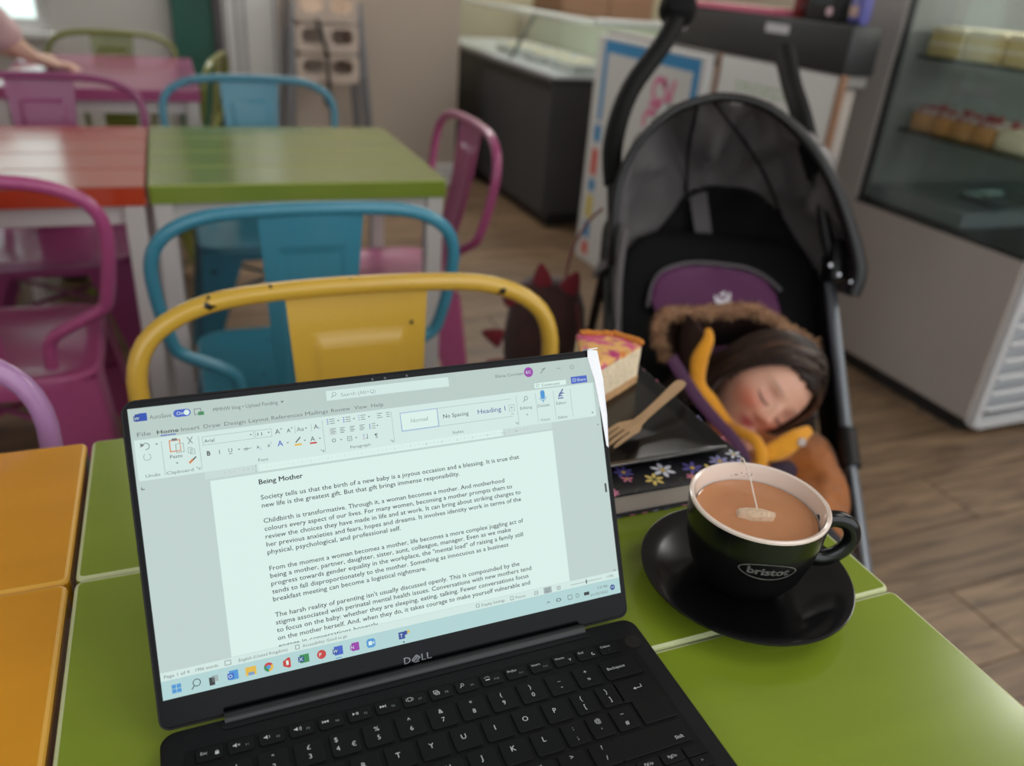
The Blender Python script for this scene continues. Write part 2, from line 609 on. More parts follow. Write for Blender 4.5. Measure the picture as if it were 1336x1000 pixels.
def make_chair(label, M, loc, rz, group=None):
    """faces +y; hoop top at y = -.25, z = .82"""
    t = thing('metal_chair', label, 'chair', loc, rz, group)
    # hoop: a bent tube
    half = [(0, -.252, .822), (.07, -.251, .821), (.14, -.249, .816), (.188, -.245, .802), (.222, -.240, .776), (.236, -.234, .735),
            (.232, -.224, .67), (.222, -.210, .61), (.214, -.204, .588), (.190, -.199, .570), (.140, -.188, .538), (.126, -.182, .515), (.122, -.178, .47)]
    pts = [(-x, y, z) for x, y, z in half[::-1]] + half[1:]
    MB().tube(pts, .0107, 12, sub=3).build('back_hoop', M, t)
    # splat with an embossed panel
    s = MB()
    def sp(u, v, d=0):   # u -1..1, v 0 (seat) .. 1 (hoop)
        w = .060 + .020 * v
        z = .455 + (.818 - .455) * v
        y = -.172 - .078 * v - .012 * math.sin(PI * v) - .006 * (1 - u * u)
        return Vector((u * w, y - d, z))
    nu, nv = 41, 61
    for side in (0, 1):
        grid = []
        for j in range(nv):
            row_ = []
            for i in range(nu):
                u, v = -1 + 2 * i / (nu - 1), j / (nv - 1)
                ex = max(abs(u) / .66, abs(v - .47) / .37)
                d = .0046 * (1 if ex < .96 else (0 if ex > 1.01 else (1.01 - ex) / .05))
                row_.append(s.bm.verts.new(sp(u, v, (-d) + (.0016 if side else 0))))
            grid.append(row_)
        for j in range(nv - 1):
            for i in range(nu - 1):
                s.bm.faces.new((grid[j][i], grid[j][i + 1], grid[j + 1][i + 1], grid[j + 1][i]))
        if side == 0:
            g0 = grid
    bd = lambda g: [g[0][i] for i in range(nu)] + [g[j][nu - 1] for j in range(1, nv)] + [g[nv - 1][i] for i in range(nu - 2, -1, -1)] + [g[j][0] for j in range(nv - 2, 0, -1)]
    A, B = bd(g0), bd(grid)
    for i in range(len(A)):
        s.bm.faces.new((A[i], A[(i + 1) % len(A)], B[(i + 1) % len(A)], B[i]))
    s.build('splat', M, t)
    # seat pan
    q = MB()
    def ring(w, z, r):
        return [(x, y_, z) for x, y_ in rrect(2 * w, 2 * w, r, 6)]
    q.loft([ring(.178, .412, .05), ring(.186, .415, .055), ring(.187, .445, .055), ring(.182, .452, .055), ring(.172, .453, .05),
            ring(.15, .447, .05), ring(.08, .444, .04), ring(.012, .443, .01)], cap1=True)
    q.build('seat', M, t)
    # legs: folded sheet, wide at the seat and narrow at the floor
    for sx in (-1, 1):
        for sy in (-1, 1):
            g = MB()
            rings = []
            for k in range(9):
                v = k / 8
                z = .44 * (1 - v)
                w = .085 * (1 - v) ** 1.3 + .026
                ox, oy = .180 + .045 * v + .004, .180 + .05 * v + .004
                th = .0022
                P = [(ox - w, oy), (ox - .012, oy), (ox - .004, oy - .004), (ox, oy - .012), (ox, oy - w)]
                Q = [(ox - th, oy - w), (ox - th, oy - .012), (ox - .005, oy - .006), (ox - .012, oy - th), (ox - w, oy - th)]
                rings.append([(sx * a, sy * b_, z) for a, b_ in P + Q])
            g.loft(rings, cap0=True, cap1=True)
            g.build('leg', M, t)
    br = MB()
    br.tube([(-.185, -.185, .30), (.185, .185, .30)], .006, 8)
    br.tube([(-.185, .185, .31), (.185, -.185, .31)], .006, 8)
    br.build('cross_brace', M, t)
    return t

CY = chair_mats('yellow', (214, 172, 64), .315)
CB = chair_mats('blue', (62, 138, 162), .30)
CP = chair_mats('pink', (176, 78, 128), .26)
CM = chair_mats('magenta', (148, 62, 112), .25)
CL = chair_mats('lilac', (178, 132, 182), .29)
CG = chair_mats('olive', (118, 124, 44), .2)
YC = make_chair('yellow metal chair with chipped paint tucked behind the open laptop', CY, (.175, .622, 0), PI)
proto = YC
def place(label, M, loc, rz, group=None, sx=1.0):
    t = proto.copy()
    t.scale = (sx, 1, 1)
    COL.objects.link(t)
    t['label'] = label
    t.location = loc
    t.rotation_euler = (0, 0, rz)
    for ch in proto.children:
        c = ch.copy()
        c.data = ch.data.copy() if (M.name + ch.data.name) not in DATA else DATA[M.name + ch.data.name]
        DATA[M.name + ch.data.name] = c.data
        if c.data.materials[0] is not M:
            c.data.materials[0] = M
        COL.objects.link(c)
        c.parent = t
    return t
DATA = {}
GR = 'metal bistro chairs'
YC['group'] = GR
YC.scale = (1.03, 1, 1)
for lab, M, loc, rz, sx in (
    ('blue metal chair with its back to the camera, between yellow chair and green table', CB, (.173, 1.45, 0), 0, .97),
    ('pink metal chair with its back to the camera, pulled up to the orange table', CP, (-.385, 1.66, 0), 0, 1.1),
    ('blue metal chair facing the camera on the far side of the green table', CB, (.212, 2.36, 0), PI, 1.03),
    ('magenta chair facing the camera on the far side of the orange table', CM, (-.325, 2.31, 0), PI, 1.04),
    ('pink metal chair seen side on at the right end of the green table', CP, (.42, 1.935, 0), R(90), 1),
    ('lilac chair rim at the left picture edge behind the yellow table', CL, (-.37, .545, 0), PI, .95),
    ('olive green chair facing the camera behind the far pink table', CG, (-.205, 3.62, 0), PI, 1),
    ('olive green chair turned side on at the right end of the far pink table', CG, (-.085, 3.21, 0), R(78), 1),
):
    place(lab, M, loc, rz, GR, sx)
# ------------------------------------------------------------------ laptop
LX, LY, LYAW, LZ = .1061, .3568, R(.8), .7625
OPEN = R(118.27)
lap = thing('laptop', 'open black laptop showing a text document, on the lime green table', 'laptop', (LX, LY, .75), LYAW)
BZ = LZ - .75
def lidp(u, w, n=0):        # metres: across, up the lid, out of the screen
    v = .0005 + w * math.cos(OPEN) + n * math.sin(OPEN)
    return Vector((u, -v, BZ - .003 + w * math.sin(OPEN) - n * math.cos(OPEN)))
LIDM = Matrix.Identity(4)
o_, ex_, ey_, en_ = lidp(0, 0), lidp(1, 0) - lidp(0, 0), lidp(0, 1) - lidp(0, 0), lidp(0, 0, 1) - lidp(0, 0)
for i in range(3):
    LIDM[i][0], LIDM[i][1], LIDM[i][2], LIDM[i][3] = ex_[i], ey_[i], en_[i], o_[i]
ALU = mat('laptop_black_aluminium', (14, 14, 16), .45, spec=.25)
CARBON = mat('palm_rest_soft_black', (19, 19, 21), .6, spec=.2, bump=.2, bscale=900)
GLASSY = mat('bezel_black_glass', (6, 7, 9), .22, spec=.15)
KEY = mat('key_black_plastic', (11, 11, 13), .55, spec=.2)
# lid shell, bezel glass
def lid_poly(w, h, rt, rb, w0=0.0):
    p = []
    for (sx, cy, a0, r) in ((1, h, 0, rt), (-1, h, 90, rt), (-1, w0, 180, rb), (1, w0, 270, rb)):
        for k in range(6):
            a = R(a0 + 18 * k)
            yy = cy - r if cy == h else cy + r
            p.append((sx * (w / 2 - r) + r * math.cos(a), yy + r * math.sin(a)))
    return p
MB().prism(lid_poly(.302, .1885, .008, .006, .001), .0046, LIDM @ Matrix.Translation((0, 0, -.0052)), bev=.0008).build('lid', ALU, lap)
MB().prism(lid_poly(.2995, .1870, .007, .005, .0025), .0006, LIDM @ Matrix.Translation((0, 0, -.0006))).build('bezel', GLASSY, lap, smooth=False)
# rubber gasket line round the glass
gk = MB()
gk.tube([LIDM @ Vector((x, y_, -.0003)) for x, y_ in lid_poly(.3008, .1880, .0076, .0056, .0015)], .0006, 6, closed=True)
gk.build('gasket', mat('rubber_dark', (20, 20, 21), .7), lap)
wc = MB()
for dx in (-.008, 0, .014):
    wc.lathe([(0, 0), (.0008, 0), (.0008, .0002), (0, .0002)], 12, M=LIDM @ Matrix.Translation((dx, .1852, .0001)))
wc.build('webcam', mat('lens_dark', (60, 62, 70), .1), lap)
# screen: 294 x 165.3 mm
CHIN = .0184
SW, SH = .2945, .1655
def emis(name, rgb, s=1.0):
    return mat('screen_' + name, rgb, .6, emit=s)
S = {k: emis(k, v) for k, v in dict(
    page=(220, 243, 236), app=(193, 212, 207), ribbon=(213, 235, 229), title=(186, 205, 199), task=(178, 214, 214), ink=(38, 42, 48),
    grey=(104, 114, 116), light=(160, 176, 176), blue=(58, 92, 196), pale=(150, 178, 214), white=(228, 244, 240), sky=(72, 150, 214),
    red=(196, 52, 48), orange=(214, 122, 52), yellow=(228, 186, 62), green=(46, 140, 78), purple=(150, 52, 168), navy=(38, 70, 150), ruler=(202, 221, 217)).items()}
scr = MB()
for a, b_, c, d in ((-SW / 2, CHIN, SW / 2, CHIN + SH),):
    scr.prism([(a, b_), (c, b_), (c, d), (a, d)], .0001, LIDM @ Matrix.Translation((0, 0, .00005)))
screen = scr.build('screen', S['app'], lap, smooth=False)
lay = [0]
def scrmap(n):
    def f(x, y):
        return LIDM @ Vector(((x / 294 - .5) * SW, CHIN + SH - y / 165.3 * SH, n))
    return f
def sub(layer):
    return Print(scrmap(.00018 + layer * .00005))
P0 = sub(0)
P0.rect('title', 0, 0, 294, 17.7)
P0.rect('page', 38.4, 46.5, 256.6, 149.6)
P0.rect('ruler', 36, 40.9, 256.6, 45.3)
P0.rect('task', 0, 154.6, 294, 165.3)
P0.rect('ribbon', 0, 149.8, 294, 154.6)
P0.poly('ribbon', [(1.4, 17.9), (291, 17.9), (291, 40.2), (290.2, 41), (2.2, 41), (1.4, 40.2)])
P0.build({'title': 'title_bar', 'page': 'document_page', 'ruler': 'ruler_bar', 'task': 'task_bar', 'ribbon': 'tool_bar'}, S, screen)
P1 = sub(1)
T = P1.text
# title row
P1.rect('navy', 3.4, 3.3, 9.4, 7.5); P1.rect('blue', 5.2, 3.0, 9.6, 7.2); P1.rect('navy', 2.6, 4.2, 6.0, 7.2)
T('grey', 'AutoSave', 10.8, 7.0, 2.3, 22.1)
P1.rect('blue', 25.2, 3.4, 30.7, 7.6); P1.disc('blue', 25.4, 5.5, 2.1); P1.disc('blue', 30.5, 5.5, 2.1)
P1.frame('grey', 34.4, 4.0, 38.2, 7.6, .35); P1.rect('green', 36.4, 6.0, 39.6, 8.0)
T('grey', 'MMHW blog • Upload Pending', 44.7, 7.0, 2.2, 81)
P1.poly('grey', [(82.6, 5.4), (84.6, 5.4), (83.6, 6.6)])
P1.rect('ribbon', 109.4, 2.2, 188.2, 8.8); P1.frame('light', 109.4, 2.2, 188.2, 8.8, .3)
P1.disc('grey', 114.6, 5.0, 1.3, 16, ri=.95); P1.line('grey', [(113.7, 5.9), (112.7, 7.0)], .4)
T('grey', 'Search (Alt+Q)', 118.6, 7.0, 2.2, 140.2)
T('grey', 'Elena Corman', 220.4, 6.8, 2.0, 240)
P1.disc('purple', 244.1, 5.5, 3.3, 28)
P1.line('grey', [(252.8, 7.4), (256.2, 3.8)], .5); P1.line('grey', [(253.6, 4.6), (256.6, 4.4)], .4)
P1.rect('grey', 265, 5.2, 268, 5.5); P1.disc('grey', 276.5, 5.4, 1.4, 16, ri=1.1)
# tabs
for t, x, w, k in (('File', 6.9, 7, 'grey'), ('Home', 19.4, 11.4, 'ink'), ('Insert', 31.4, 10, 'grey'), ('Draw', 43.1, 9.2, 'grey'), ('Design', 55.7, 11.6, 'grey'), ('Layout', 69.1, 11.2, 'grey'),
                   ('References', 85.4, 18, 'grey'), ('Mailings', 102.9, 13.6, 'grey'), ('Review', 117.4, 11.6, 'grey'), ('View', 129.8, 8, 'grey'), ('Help', 140.2, 7.6, 'grey')):
    T(k, t, x - w / 2, 15.9, 2.2, x + w / 2, bold=.012 if t == 'Home' else 0)
P1.rect('blue', 15.3, 16.7, 23.4, 17.25)
# ribbon: dividers and group names
for x in (15.2, 34.9, 105.4, 148.2, 233, 247, 260.3, 273):
    P1.rect('light', x, 20, x + .25, 39.4)
for t, x, w in (('Undo', 9, 7.6), ('Clipboard', 23.2, 14.4), ('Font', 69, 5.6), ('Paragraph', 126.8, 12.4), ('Styles', 190.2, 7.6), ('Voice', 252.2, 6.8), ('Editor', 265.6, 7.2)):
    T('grey', t, x - w / 2, 39.4, 1.75, x + w / 2)
for x in (33.0, 103.6, 146.6, 231.4):
    P1.line('grey', [(x - .9, 37.4), (x + .9, 39.2), (x + .9, 37.6)], .3)
def arc_arrow(x, y):
    P1.disc('grey', x, y + .6, 2.0, 16, ri=1.6, a0=-150, a1=100)
    P1.poly('grey', [(x - 2.6, y - 1.6), (x - 2.8, y + .9), (x - .6, y - .2)])
arc_arrow(7.1, 21.3); P1.poly('grey', [(12.0, 21), (13.6, 21), (12.8, 21.9)])
P1.disc('light', 7.2, 27.9, 2.1, 20, ri=1.7, a0=-60, a1=240)
P1.frame('orange', 19.2, 20.2, 25.2, 27.0, .55); P1.rect('ribbon', 22.2, 22.4, 27, 28); P1.frame('grey', 22.4, 22.6, 26.8, 27.8, .4); P1.rect('grey', 20.8, 19.4, 23.6, 20.9)
T('ink', 'Paste', 18.9, 30.6, 1.9, 25.4); P1.poly('grey', [(21.4, 33.2), (23, 33.2), (22.2, 34.1)])
P1.line('grey', [(29, 19.6), (31.6, 23.6)], .4); P1.line('grey', [(31.8, 19.6), (29.2, 23.6)], .4)
P1.frame('light', 28.6, 25.6, 31, 29, .35); P1.frame('light', 29.8, 26.6, 32.4, 29.8, .35)
P1.line('orange', [(28.6, 34.6), (30.8, 32.8)], 1.2); P1.line('ink', [(30.6, 33), (32.6, 31.4)], .7)
P1.frame('light', 36.9, 20.6, 65.4, 25.6, .25); P1.frame('light', 66.2, 20.9, 75.6, 25.7, .25)
T('ink', 'Arial', 37.9, 24.2, 1.9, 43.4); T('ink', '11', 67.4, 24.2, 1.8, 70.0)
for x, y in ((63.6, 23), (73.9, 23), (95.6, 23.4), (56.2, 30.6), (84.0, 30.6), (94.0, 30.6), (103, 30.6), (115.2, 21.4), (124.8, 21.4), (134.2, 21.4), (138.8, 27.5), (115.6, 33.2), (124.8, 33.2)):
    P1.poly('grey', [(x - .7, y - .35), (x + .7, y - .35), (x, y + .5)])
T('ink', 'A', 77.5, 24.6, 2.8); P1.line('ink', [(80.6, 22.2), (81.1, 21.6), (81.6, 22.2)], .3)
T('ink', 'A', 84.2, 24.6, 2.3); P1.line('ink', [(86.8, 21.8), (87.3, 22.4), (87.8, 21.8)], .3)
T('grey', 'Aa', 90, 24.7, 2.5, 94.2); T('ink', 'A', 100.2, 24.5, 2.6); T('pale', 'o', 102.6, 24.9, 1.8)
for x in (89, 98.6):
    P1.rect('light', x, 21.2, x + .25, 25.8)
T('ink', 'B', 38.5, 31.8, 2.5, bold=.03); T('ink', 'I', 45.2, 31.8, 2.4); T('ink', 'U', 50.4, 31.6, 2.3); P1.rect('ink', 50.4, 32.3, 52.4, 32.6)
T('grey', 'ab', 59, 31.7, 1.9); P1.rect('grey', 58.6, 30.6, 63.2, 30.9)
T('ink', 'x', 66, 31.6, 2.3); T('blue', '2', 68, 32.4, 1.1); T('ink', 'x', 72.2, 31.6, 2.3); T('blue', '2', 74.2, 29.8, 1.1)
T('blue', 'A', 78, 32, 3.2, bold=.01); P1.rect('yellow', 87.8, 32, 92, 33.1); P1.line('grey', [(88.6, 31.2), (91.6, 28.2)], .8)
T('ink', 'A', 97.4, 31.6, 2.7); P1.rect('red', 96.8, 32.3, 100.9, 33.3)
def lines(x, y, ws, k='grey', dy=1.3, dots=None):
    for i, w in enumerate(ws):
        P1.rect(k, x, y + i * dy, x + w, y + i * dy + .35)
        if dots:
            P1.rect(dots, x - 1.5, y + i * dy - .1, x - .7, y + i * dy + .5)
lines(109.8, 19.8, (3.2, 3.2, 3.2), dots='blue'); lines(119.6, 19.8, (3.2, 3.2, 3.2), dots='blue'); lines(129, 19.8, (3.2, 2.4, 2.8), dots='pale')
P1.rect('ruler', 109, 25.2, 113.4, 29.6)
for x in (110, 115.8, 121.8, 127.8):
    lines(x - .2, 25.8, (3.2, 2.2, 3.2, 2.4), 'ink' if x == 110 else 'grey', .95)
lines(139.2, 20.0, (3.4, 2.4, 3.4)); lines(145.0, 20.0, (2.4, 2.4, 2.4)); lines(135.2, 25.8, (2.4, 2.4, 2.4), 'grey', 1.4); P1.line('blue', [(134, 25.8), (134, 29.2)], .4)
P1.disc('grey', 111.2, 33, 1.2, 14, ri=.8); P1.frame('grey', 119.4, 31.8, 122.2, 34.6, .3); P1.rect('light', 120.7, 32, 120.95, 34.4); P1.rect('light', 119.6, 33.1, 122, 33.35)
T('blue', 'A', 129, 32.9, 1.3); T('purple', 'Z', 129, 34.8, 1.3); P1.line('grey', [(131.8, 31.6), (131.8, 34.8), (131, 34)], .35); T('ink', '¶', 136.4, 34.6, 2.2)
# styles
P1.rect('page', 154, 21.9, 178, 33.1); P1.frame('pale', 153.6, 21.5, 178.4, 33.5, .75)
P1.rect('light', 178.4, 21.6, 229.4, 21.85); P1.rect('light', 178.4, 33.2, 229.4, 33.45)
T('ink', 'Normal', 160.3, 28.6, 2.5, 171.3); T('ink', 'No Spacing', 181.6, 28.6, 2.5, 198.8); T('navy', 'Heading 1', 205.2, 28.9, 3.0, 224.6)
P1.frame('light', 227.2, 25.6, 231.2, 29.8, .3); P1.poly('grey', [(228.4, 27.3), (230, 27.3), (229.2, 28.2)]); P1.rect('grey', 228.4, 31.6, 230.2, 31.9)
P1.disc('grey', 240, 22.6, 1.4, 16, ri=1.05); P1.line('grey', [(239, 23.6), (237.8, 25)], .4)
for t, x, w in (('Editing', 239.5, 8.6), ('Dictate', 252.3, 8.8), ('Editor', 265.5, 7.6)):
    T('grey', t, x - w / 2, 29.8, 1.9, x + w / 2)
P1.poly('grey', [(238.8, 33.2), (240.4, 33.2), (239.6, 34.1)])
P1.disc('sky', 252.4, 20.2, 1.6); P1.rect('sky', 250.8, 20.2, 254, 23.2); P1.disc('sky', 252.4, 23.2, 1.6); P1.disc('sky', 252.4, 23.2, 2.5, 16, a0=0, a1=180, ri=2.1); P1.rect('sky', 252.1, 25.6, 252.7, 27)
for i, (a, w) in enumerate(((0, 3.6), (1, 3.0), (2, 4.2))):
    P1.rect('navy', 264.6 - i * .6, 22.0 + i * 1.6, 264.6 - i * .6 + w, 22.7 + i * 1.6)
P1.line('navy', [(264, 24.5), (267.8, 19.6)], .8)
P1.rect('page', 246.8, 13.2, 271, 17.2); P1.frame('light', 246.8, 13.2, 271, 17.2, .25); P1.frame('grey', 248.4, 14.2, 250.6, 16.0, .25); T('ink', 'Comments', 252.4, 16.2, 1.8, 266)
P1.rect('blue', 274.6, 12.2, 286.8, 17.0)
P1.poly('grey', [(287.2, 38.6), (289.2, 38.6), (288.2, 37.7)])
# ruler
P1.rect('page', 65, 40.95, 221, 45.2)
for i in range(-2, 17):
    x = 65 + i * 10.35
    if i > 0:
        T('grey', str(i), x, 43.9, 1.25, anchor='c')
    for k in (.25, .5, .75):
        xx = x + k * 10.35
        if 36 < xx < 256:
            P1.rect('light', xx, 42.6 if k != .5 else 42.2, xx + .2, 43.6)
P1.frame('light', 64, 41.1, 66, 42.6, .25); P1.frame('light', 64, 43.4, 66, 45, .25); P1.frame('light', 220, 42.8, 222, 44.8, .25)
P1.line('ink', [(2.4, 44.4), (2.4, 45.8), (3.9, 45.8)], .45)
P1.poly('grey', [(290.4, 47.4), (292, 47.4), (291.2, 46.4)]); P1.poly('grey', [(290.4, 148.6), (292, 148.6), (291.2, 149.6)])
P1.rect('ink', 291.0, 88.2, 292.4, 94.4)
# the document
T('ink', 'Being Mother', 64.9, 52.8, 2.9, 90.2)
T('ink', 'Being Mother', 65.1, 52.8, 2.9, 90.4)
T('ink', 'Being Mother', 65.0, 52.72, 2.9, 90.3)
doc = [('Society tells us that the birth of a new baby is a joyous occasion and a blessing. It is true that', 61.9, 230.3), ('new life is the greatest gift. But that gift brings immense responsibility.', 66.6, 188),
       ('Childbirth is transformative. Through it, a woman becomes a mother. And motherhood', 75.8, 218), ('colours every aspect of our lives. For many women, becoming a mother prompts them to', 80.5, 222.9),
       ('review the choices they have made in life and at work. It can bring about striking changes to', 85.2, 228.5), ('her previous anxieties and fears, hopes and dreams. It involves identity work in terms of the', 89.9, 228.2), ('physical, psychological, and professional self.', 94.5, 145.6),
       ('From the moment a woman becomes a mother, life becomes a more complex juggling act of', 104.2, 228), ('being a mother, partner, daughter, sister, aunt, colleague, manager. Even as we make', 108.6, 218.5), ('towards_', 0, 0),
       ('progress towards gender equality in the workplace, the "mental load" of raising a family still', 113.2, 226.7), ('tends to fall disproportionately to the mother. Something as innocuous as a business', 118, 215.6), ('breakfast meeting can become a logistical nightmare.', 122.6, 159),
       ("The harsh reality of parenting isn't usually discussed openly. This is compounded by the", 132, 221.8), ('stigma associated with perinatal mental health issues. Conversations with new mothers tend', 136.5, 229.8), ('to focus on the baby: whether they are sleeping, eating, talking. Fewer conversations focus', 141.1, 227.2), ('on the mother herself. And, when they do, it takes courage to make yourself vulnerable and', 145.8, 227.7)]
for t, y, x1 in doc:
    if y:
        T('ink', t, 65, y, 2.7, x1, bold=.006)
# last line is cut off by the status bar: keep only the part above it
PC = Print(lambda x, y: (x, y))
vs, fs = text_mesh('engage in conversations honestly')
k = 2.45 / CAPH
a_, b2 = min(v.x for v in vs), max(v.x for v in vs)
cut = bmesh.new()
cv = [cut.verts.new(((v.x - a_) * (124.6 - 65) / (b2 - a_) + 65, 150.4 - v.y * k, 0)) for v in vs]
for f in fs:
    try:
        cut.faces.new([cv[i] for i in f])
    except ValueError:
        pass
bmesh.ops.bisect_plane(cut, geom=list(cut.verts) + list(cut.edges) + list(cut.faces), plane_co=(0, 149.7, 0), plane_no=(0, 1, 0), clear_outer=True)
cut.verts.ensure_lookup_table()
cut.verts.index_update()
P1.tri('ink', [(v.co.x, v.co.y) for v in cut.verts], [[v.index for v in f.verts] for f in cut.faces])
cut.free()
# status bar
T('grey', 'Page 1 of 4', 1.9, 153.2, 1.75, 15.3); T('grey', '1906 words', 18.6, 153.2, 1.75, 30.6)
P1.frame('grey', 34.4, 150.8, 37.8, 153.6, .3)
T('grey', 'English (United Kingdom)', 42.1, 153.2, 1.75, 69.6); T('grey', 'Accessibility: Good to go', 78.4, 153.2, 1.75, 105)
P1.frame('grey', 74.2, 151, 76.6, 153.6, .3)
P1.frame('grey', 188.6, 151, 191, 153.2, .3)
T('grey', 'Display Settings', 192.4, 153.2, 1.75, 208.6); T('grey', 'Focus', 216.4, 153.2, 1.75, 223.4); P1.frame('grey', 212.6, 151, 215, 153.4, .3)
P1.rect('light', 236.8, 150.2, 242.6, 154.3)
for x in (230, 238.4, 246.6):
    P1.frame('grey', x, 151.2, x + 2.6, 153.6, .3); P1.rect('grey', x + .6, 152.2, x + 2, 152.5)
P1.rect('grey', 256.8, 152.3, 280.8, 152.55); P1.rect('ink', 268.4, 151.0, 269.2, 153.8); T('grey', '110%', 284.6, 153.1, 1.6, 289.8)
# taskbar
for dx in (0, 2.6):
    for dy in (0, 2.6):
        P1.rect('sky', 5.2 + dx, 157.6 + dy, 7.5 + dx, 159.9 + dy)
P1.disc('ink', 18.4, 159.4, 2.2, 20, ri=1.75); P1.line('ink', [(16.9, 161.0), (15.4, 162.7)], .5)
P1.rect('ink', 25, 158.4, 28, 163); P1.rect('light', 26.6, 157.6, 30, 161.2)
P1.rect('sky', 36, 157.2, 41, 162.6); P1.rect('blue', 35, 158.6, 38.6, 162.2)
P1.rect('yellow', 45, 157.4, 51, 162.4); P1.rect('sky', 46.4, 160.6, 49.8, 162.4)
for a0, k in ((-150, 'red'), (-30, 'yellow'), (90, 'green')):
    P1.disc(k, 58, 160.1, 2.7, 10, a0=a0, a1=a0 + 120, ri=1.2)
P1.poly('red', [(66.2, 158.8), (69.6, 157.0), (70.6, 157.6), (70.6, 162.8), (69.4, 163.3), (66.2, 161.8)])
P1.rect('green', 76, 157.4, 81.4, 162.4); P1.rect('navy', 75, 158.4, 78.4, 161.6)
P1.disc('red', 88.8, 159.9, 2.7)
P1.rect('blue', 96.4, 157.2, 101.6, 162.6); P1.rect('navy', 95.4, 158.6, 98.8, 161.6); P1.rect('sky', 96.8, 164.1, 100.4, 164.6)
P1.rect('purple', 107, 157.4, 111.6, 162.4); P1.rect('purple', 106, 158.6, 109.2, 161.6)
P1.poly('sky', [(116.2, 158.4), (117.2, 157.3), (120.6, 157.3), (121.6, 158.4), (121.6, 161.6), (120.6, 162.7), (117.2, 162.7), (116.2, 161.6)])
P1.rect('navy', 136.4, 157.6, 140.4, 162.0); P1.disc('navy', 141.0, 158.6, 1.3); P1.poly('yellow', [(141.6, 159), (144, 159), (142.8, 156.8)]); P1.disc('ink', 139.2, 164.1, .5)
P1.line('ink', [(238, 161), (239.2, 159.8), (240.4, 161)], .35)
P1.disc('ink', 246.8, 160.4, 1.8, 16, ry=1.2, ri=1.2); P1.frame('grey', 253.6, 158.8, 257, 162, .35); P1.disc('grey', 261, 160.4, 1.4, 14, ri=1.0); P1.rect('ink', 266, 159.4, 270, 161.6)
T('grey', '12:46', 277, 159.2, 1.7, 284.4); T('grey', '01/05/2022', 270.8, 163.2, 1.7, 284.4); P1.disc('navy', 288, 160.3, 1.9)
P1.build({'ink': 'black_lettering', 'grey': 'grey_lettering'}, S, screen)
P2 = sub(2)
P2.text('page', 'On', 25.0, 6.5, 1.9, 28.6); P2.disc('page', 30.4, 5.5, 1.55)
P2.text('page', 'W', 2.9, 6.6, 1.6, 5.6); P2.text('page', 'EC', 242.3, 6.4, 1.8, 245.9)
P2.text('page', 'Share', 279.2, 15.6, 1.8, 285.8); P2.frame('page', 276, 13.6, 278.2, 15.6, .3)
P2.text('page', 'X', 75.4, 161, 2.0, 77.8); P2.text('page', 'P', 87.4, 161, 2.2); P2.text('page', 'W', 95.7, 161, 2.0, 98.5); P2.text('page', 'N', 106.5, 161, 1.9); P2.text('page', 'O', 35.5, 161.4, 2.0); P2.text('page', 'T', 137.2, 161, 2.2)
P2.rect('page', 68.0, 158.8, 69.4, 161.4); P2.disc('sky', 58, 160.1, 1.2); P2.rect('page', 117.4, 158.8, 119.6, 161.2); P2.poly('page', [(119.8, 160), (120.9, 159), (120.9, 161)])
P2.text('page', '14', 287.1, 160.9, 1.4, 289)
P2.build({}, S, screen)
# maker's lettering on the chin
PD = Print(scrmap(.00018))
SILVER = {'s': mat('logo_silver_grey', (120, 122, 126), .35, metal=.4)}
PD.text('s', 'D', 137.9, 178.0, 4.0, 142.2, bold=.01)
e_ = [(143.4, 175.0), (145.2, 173.6), (148.0, 173.6)]
PD.line('s', [(143.0, 176.6), (146.0, 174.0)], .8); PD.line('s', [(144.2, 177.2), (147.2, 174.6)], .8); PD.line('s', [(145.0, 178.4), (148.2, 175.6)], .8); PD.line('s', [(143.0, 176.6), (145.0, 178.4), (147.6, 178.0)], .8); PD.line('s', [(146.0, 174.0), (148.2, 175.6)], .8)
PD.text('s', 'L', 149.2, 178.0, 4.0, 152.0, bold=.01); PD.text('s', 'L', 152.8, 178.0, 4.0, 155.8, bold=.01)
PD.build({'s': 'maker_lettering'}, SILVER, lap)

# base
def up(x, y, z):
    return Matrix.Translation((x, y, z))
base = MB()
prof = []
for z, ins in ((.0015, .012), (.004, .004), (.0085, .0005), (BZ - .0012, 0), (BZ, .0012)):
    prof.append([(x, y_ - .0995 - .003, z) for x, y_ in rrect(.302 - 2 * ins, .199 - 2 * ins, .009, 6)])
base.loft(prof, cap0=True)
base.loft([prof[-1], [(x, y_ - .1025, BZ) for x, y_ in rrect(.2996, .1966, .008, 6)]], cap1=True)
base.build('base', CARBON, lap)
for sy in (-.012, -.19):
    MB().box((0, sy, .0012), (.25, .008, .0024), .001).build('rubber_foot', MATS['rubber_dark'], lap)
hb = MB()
hb.tube([(-.1165, -.0035, BZ - .0005), (.1135, -.0035, BZ - .0005)], .0042, 14)
hb.build('hinge_bar', mat('hinge_dark_grey', (28, 28, 31), .4), lap)
MB().prism([(x, y_) for x, y_ in rrect(.234, .006, .0028, 4)], .0006, up(-.0015, -.0085, BZ)).build('vent_lip', ALU, lap)
pb = MB()
pb.prism([(.0055 * math.cos(2 * PI * k / 24), .0055 * math.sin(2 * PI * k / 24)) for k in range(24)], .0004, up(.1405, -.0245, BZ))
pb.build('power_button', mat('power_button_black', (16, 16, 17), .35), lap)
MB().prism(rrect(.2785, .1005, .004), .0002, up(0, -.0695, BZ)).build('keyboard_well', mat('keyboard_deck', (9, 9, 11), .65, spec=.2), lap, smooth=False)
pad = MB().prism(rrect(.105, .058, .003), .0003, up(0, -.160, BZ)).build('touchpad', mat('touchpad_glass', (28, 28, 30), .3), lap, smooth=False)
for sx in (-1, 1):
    pass
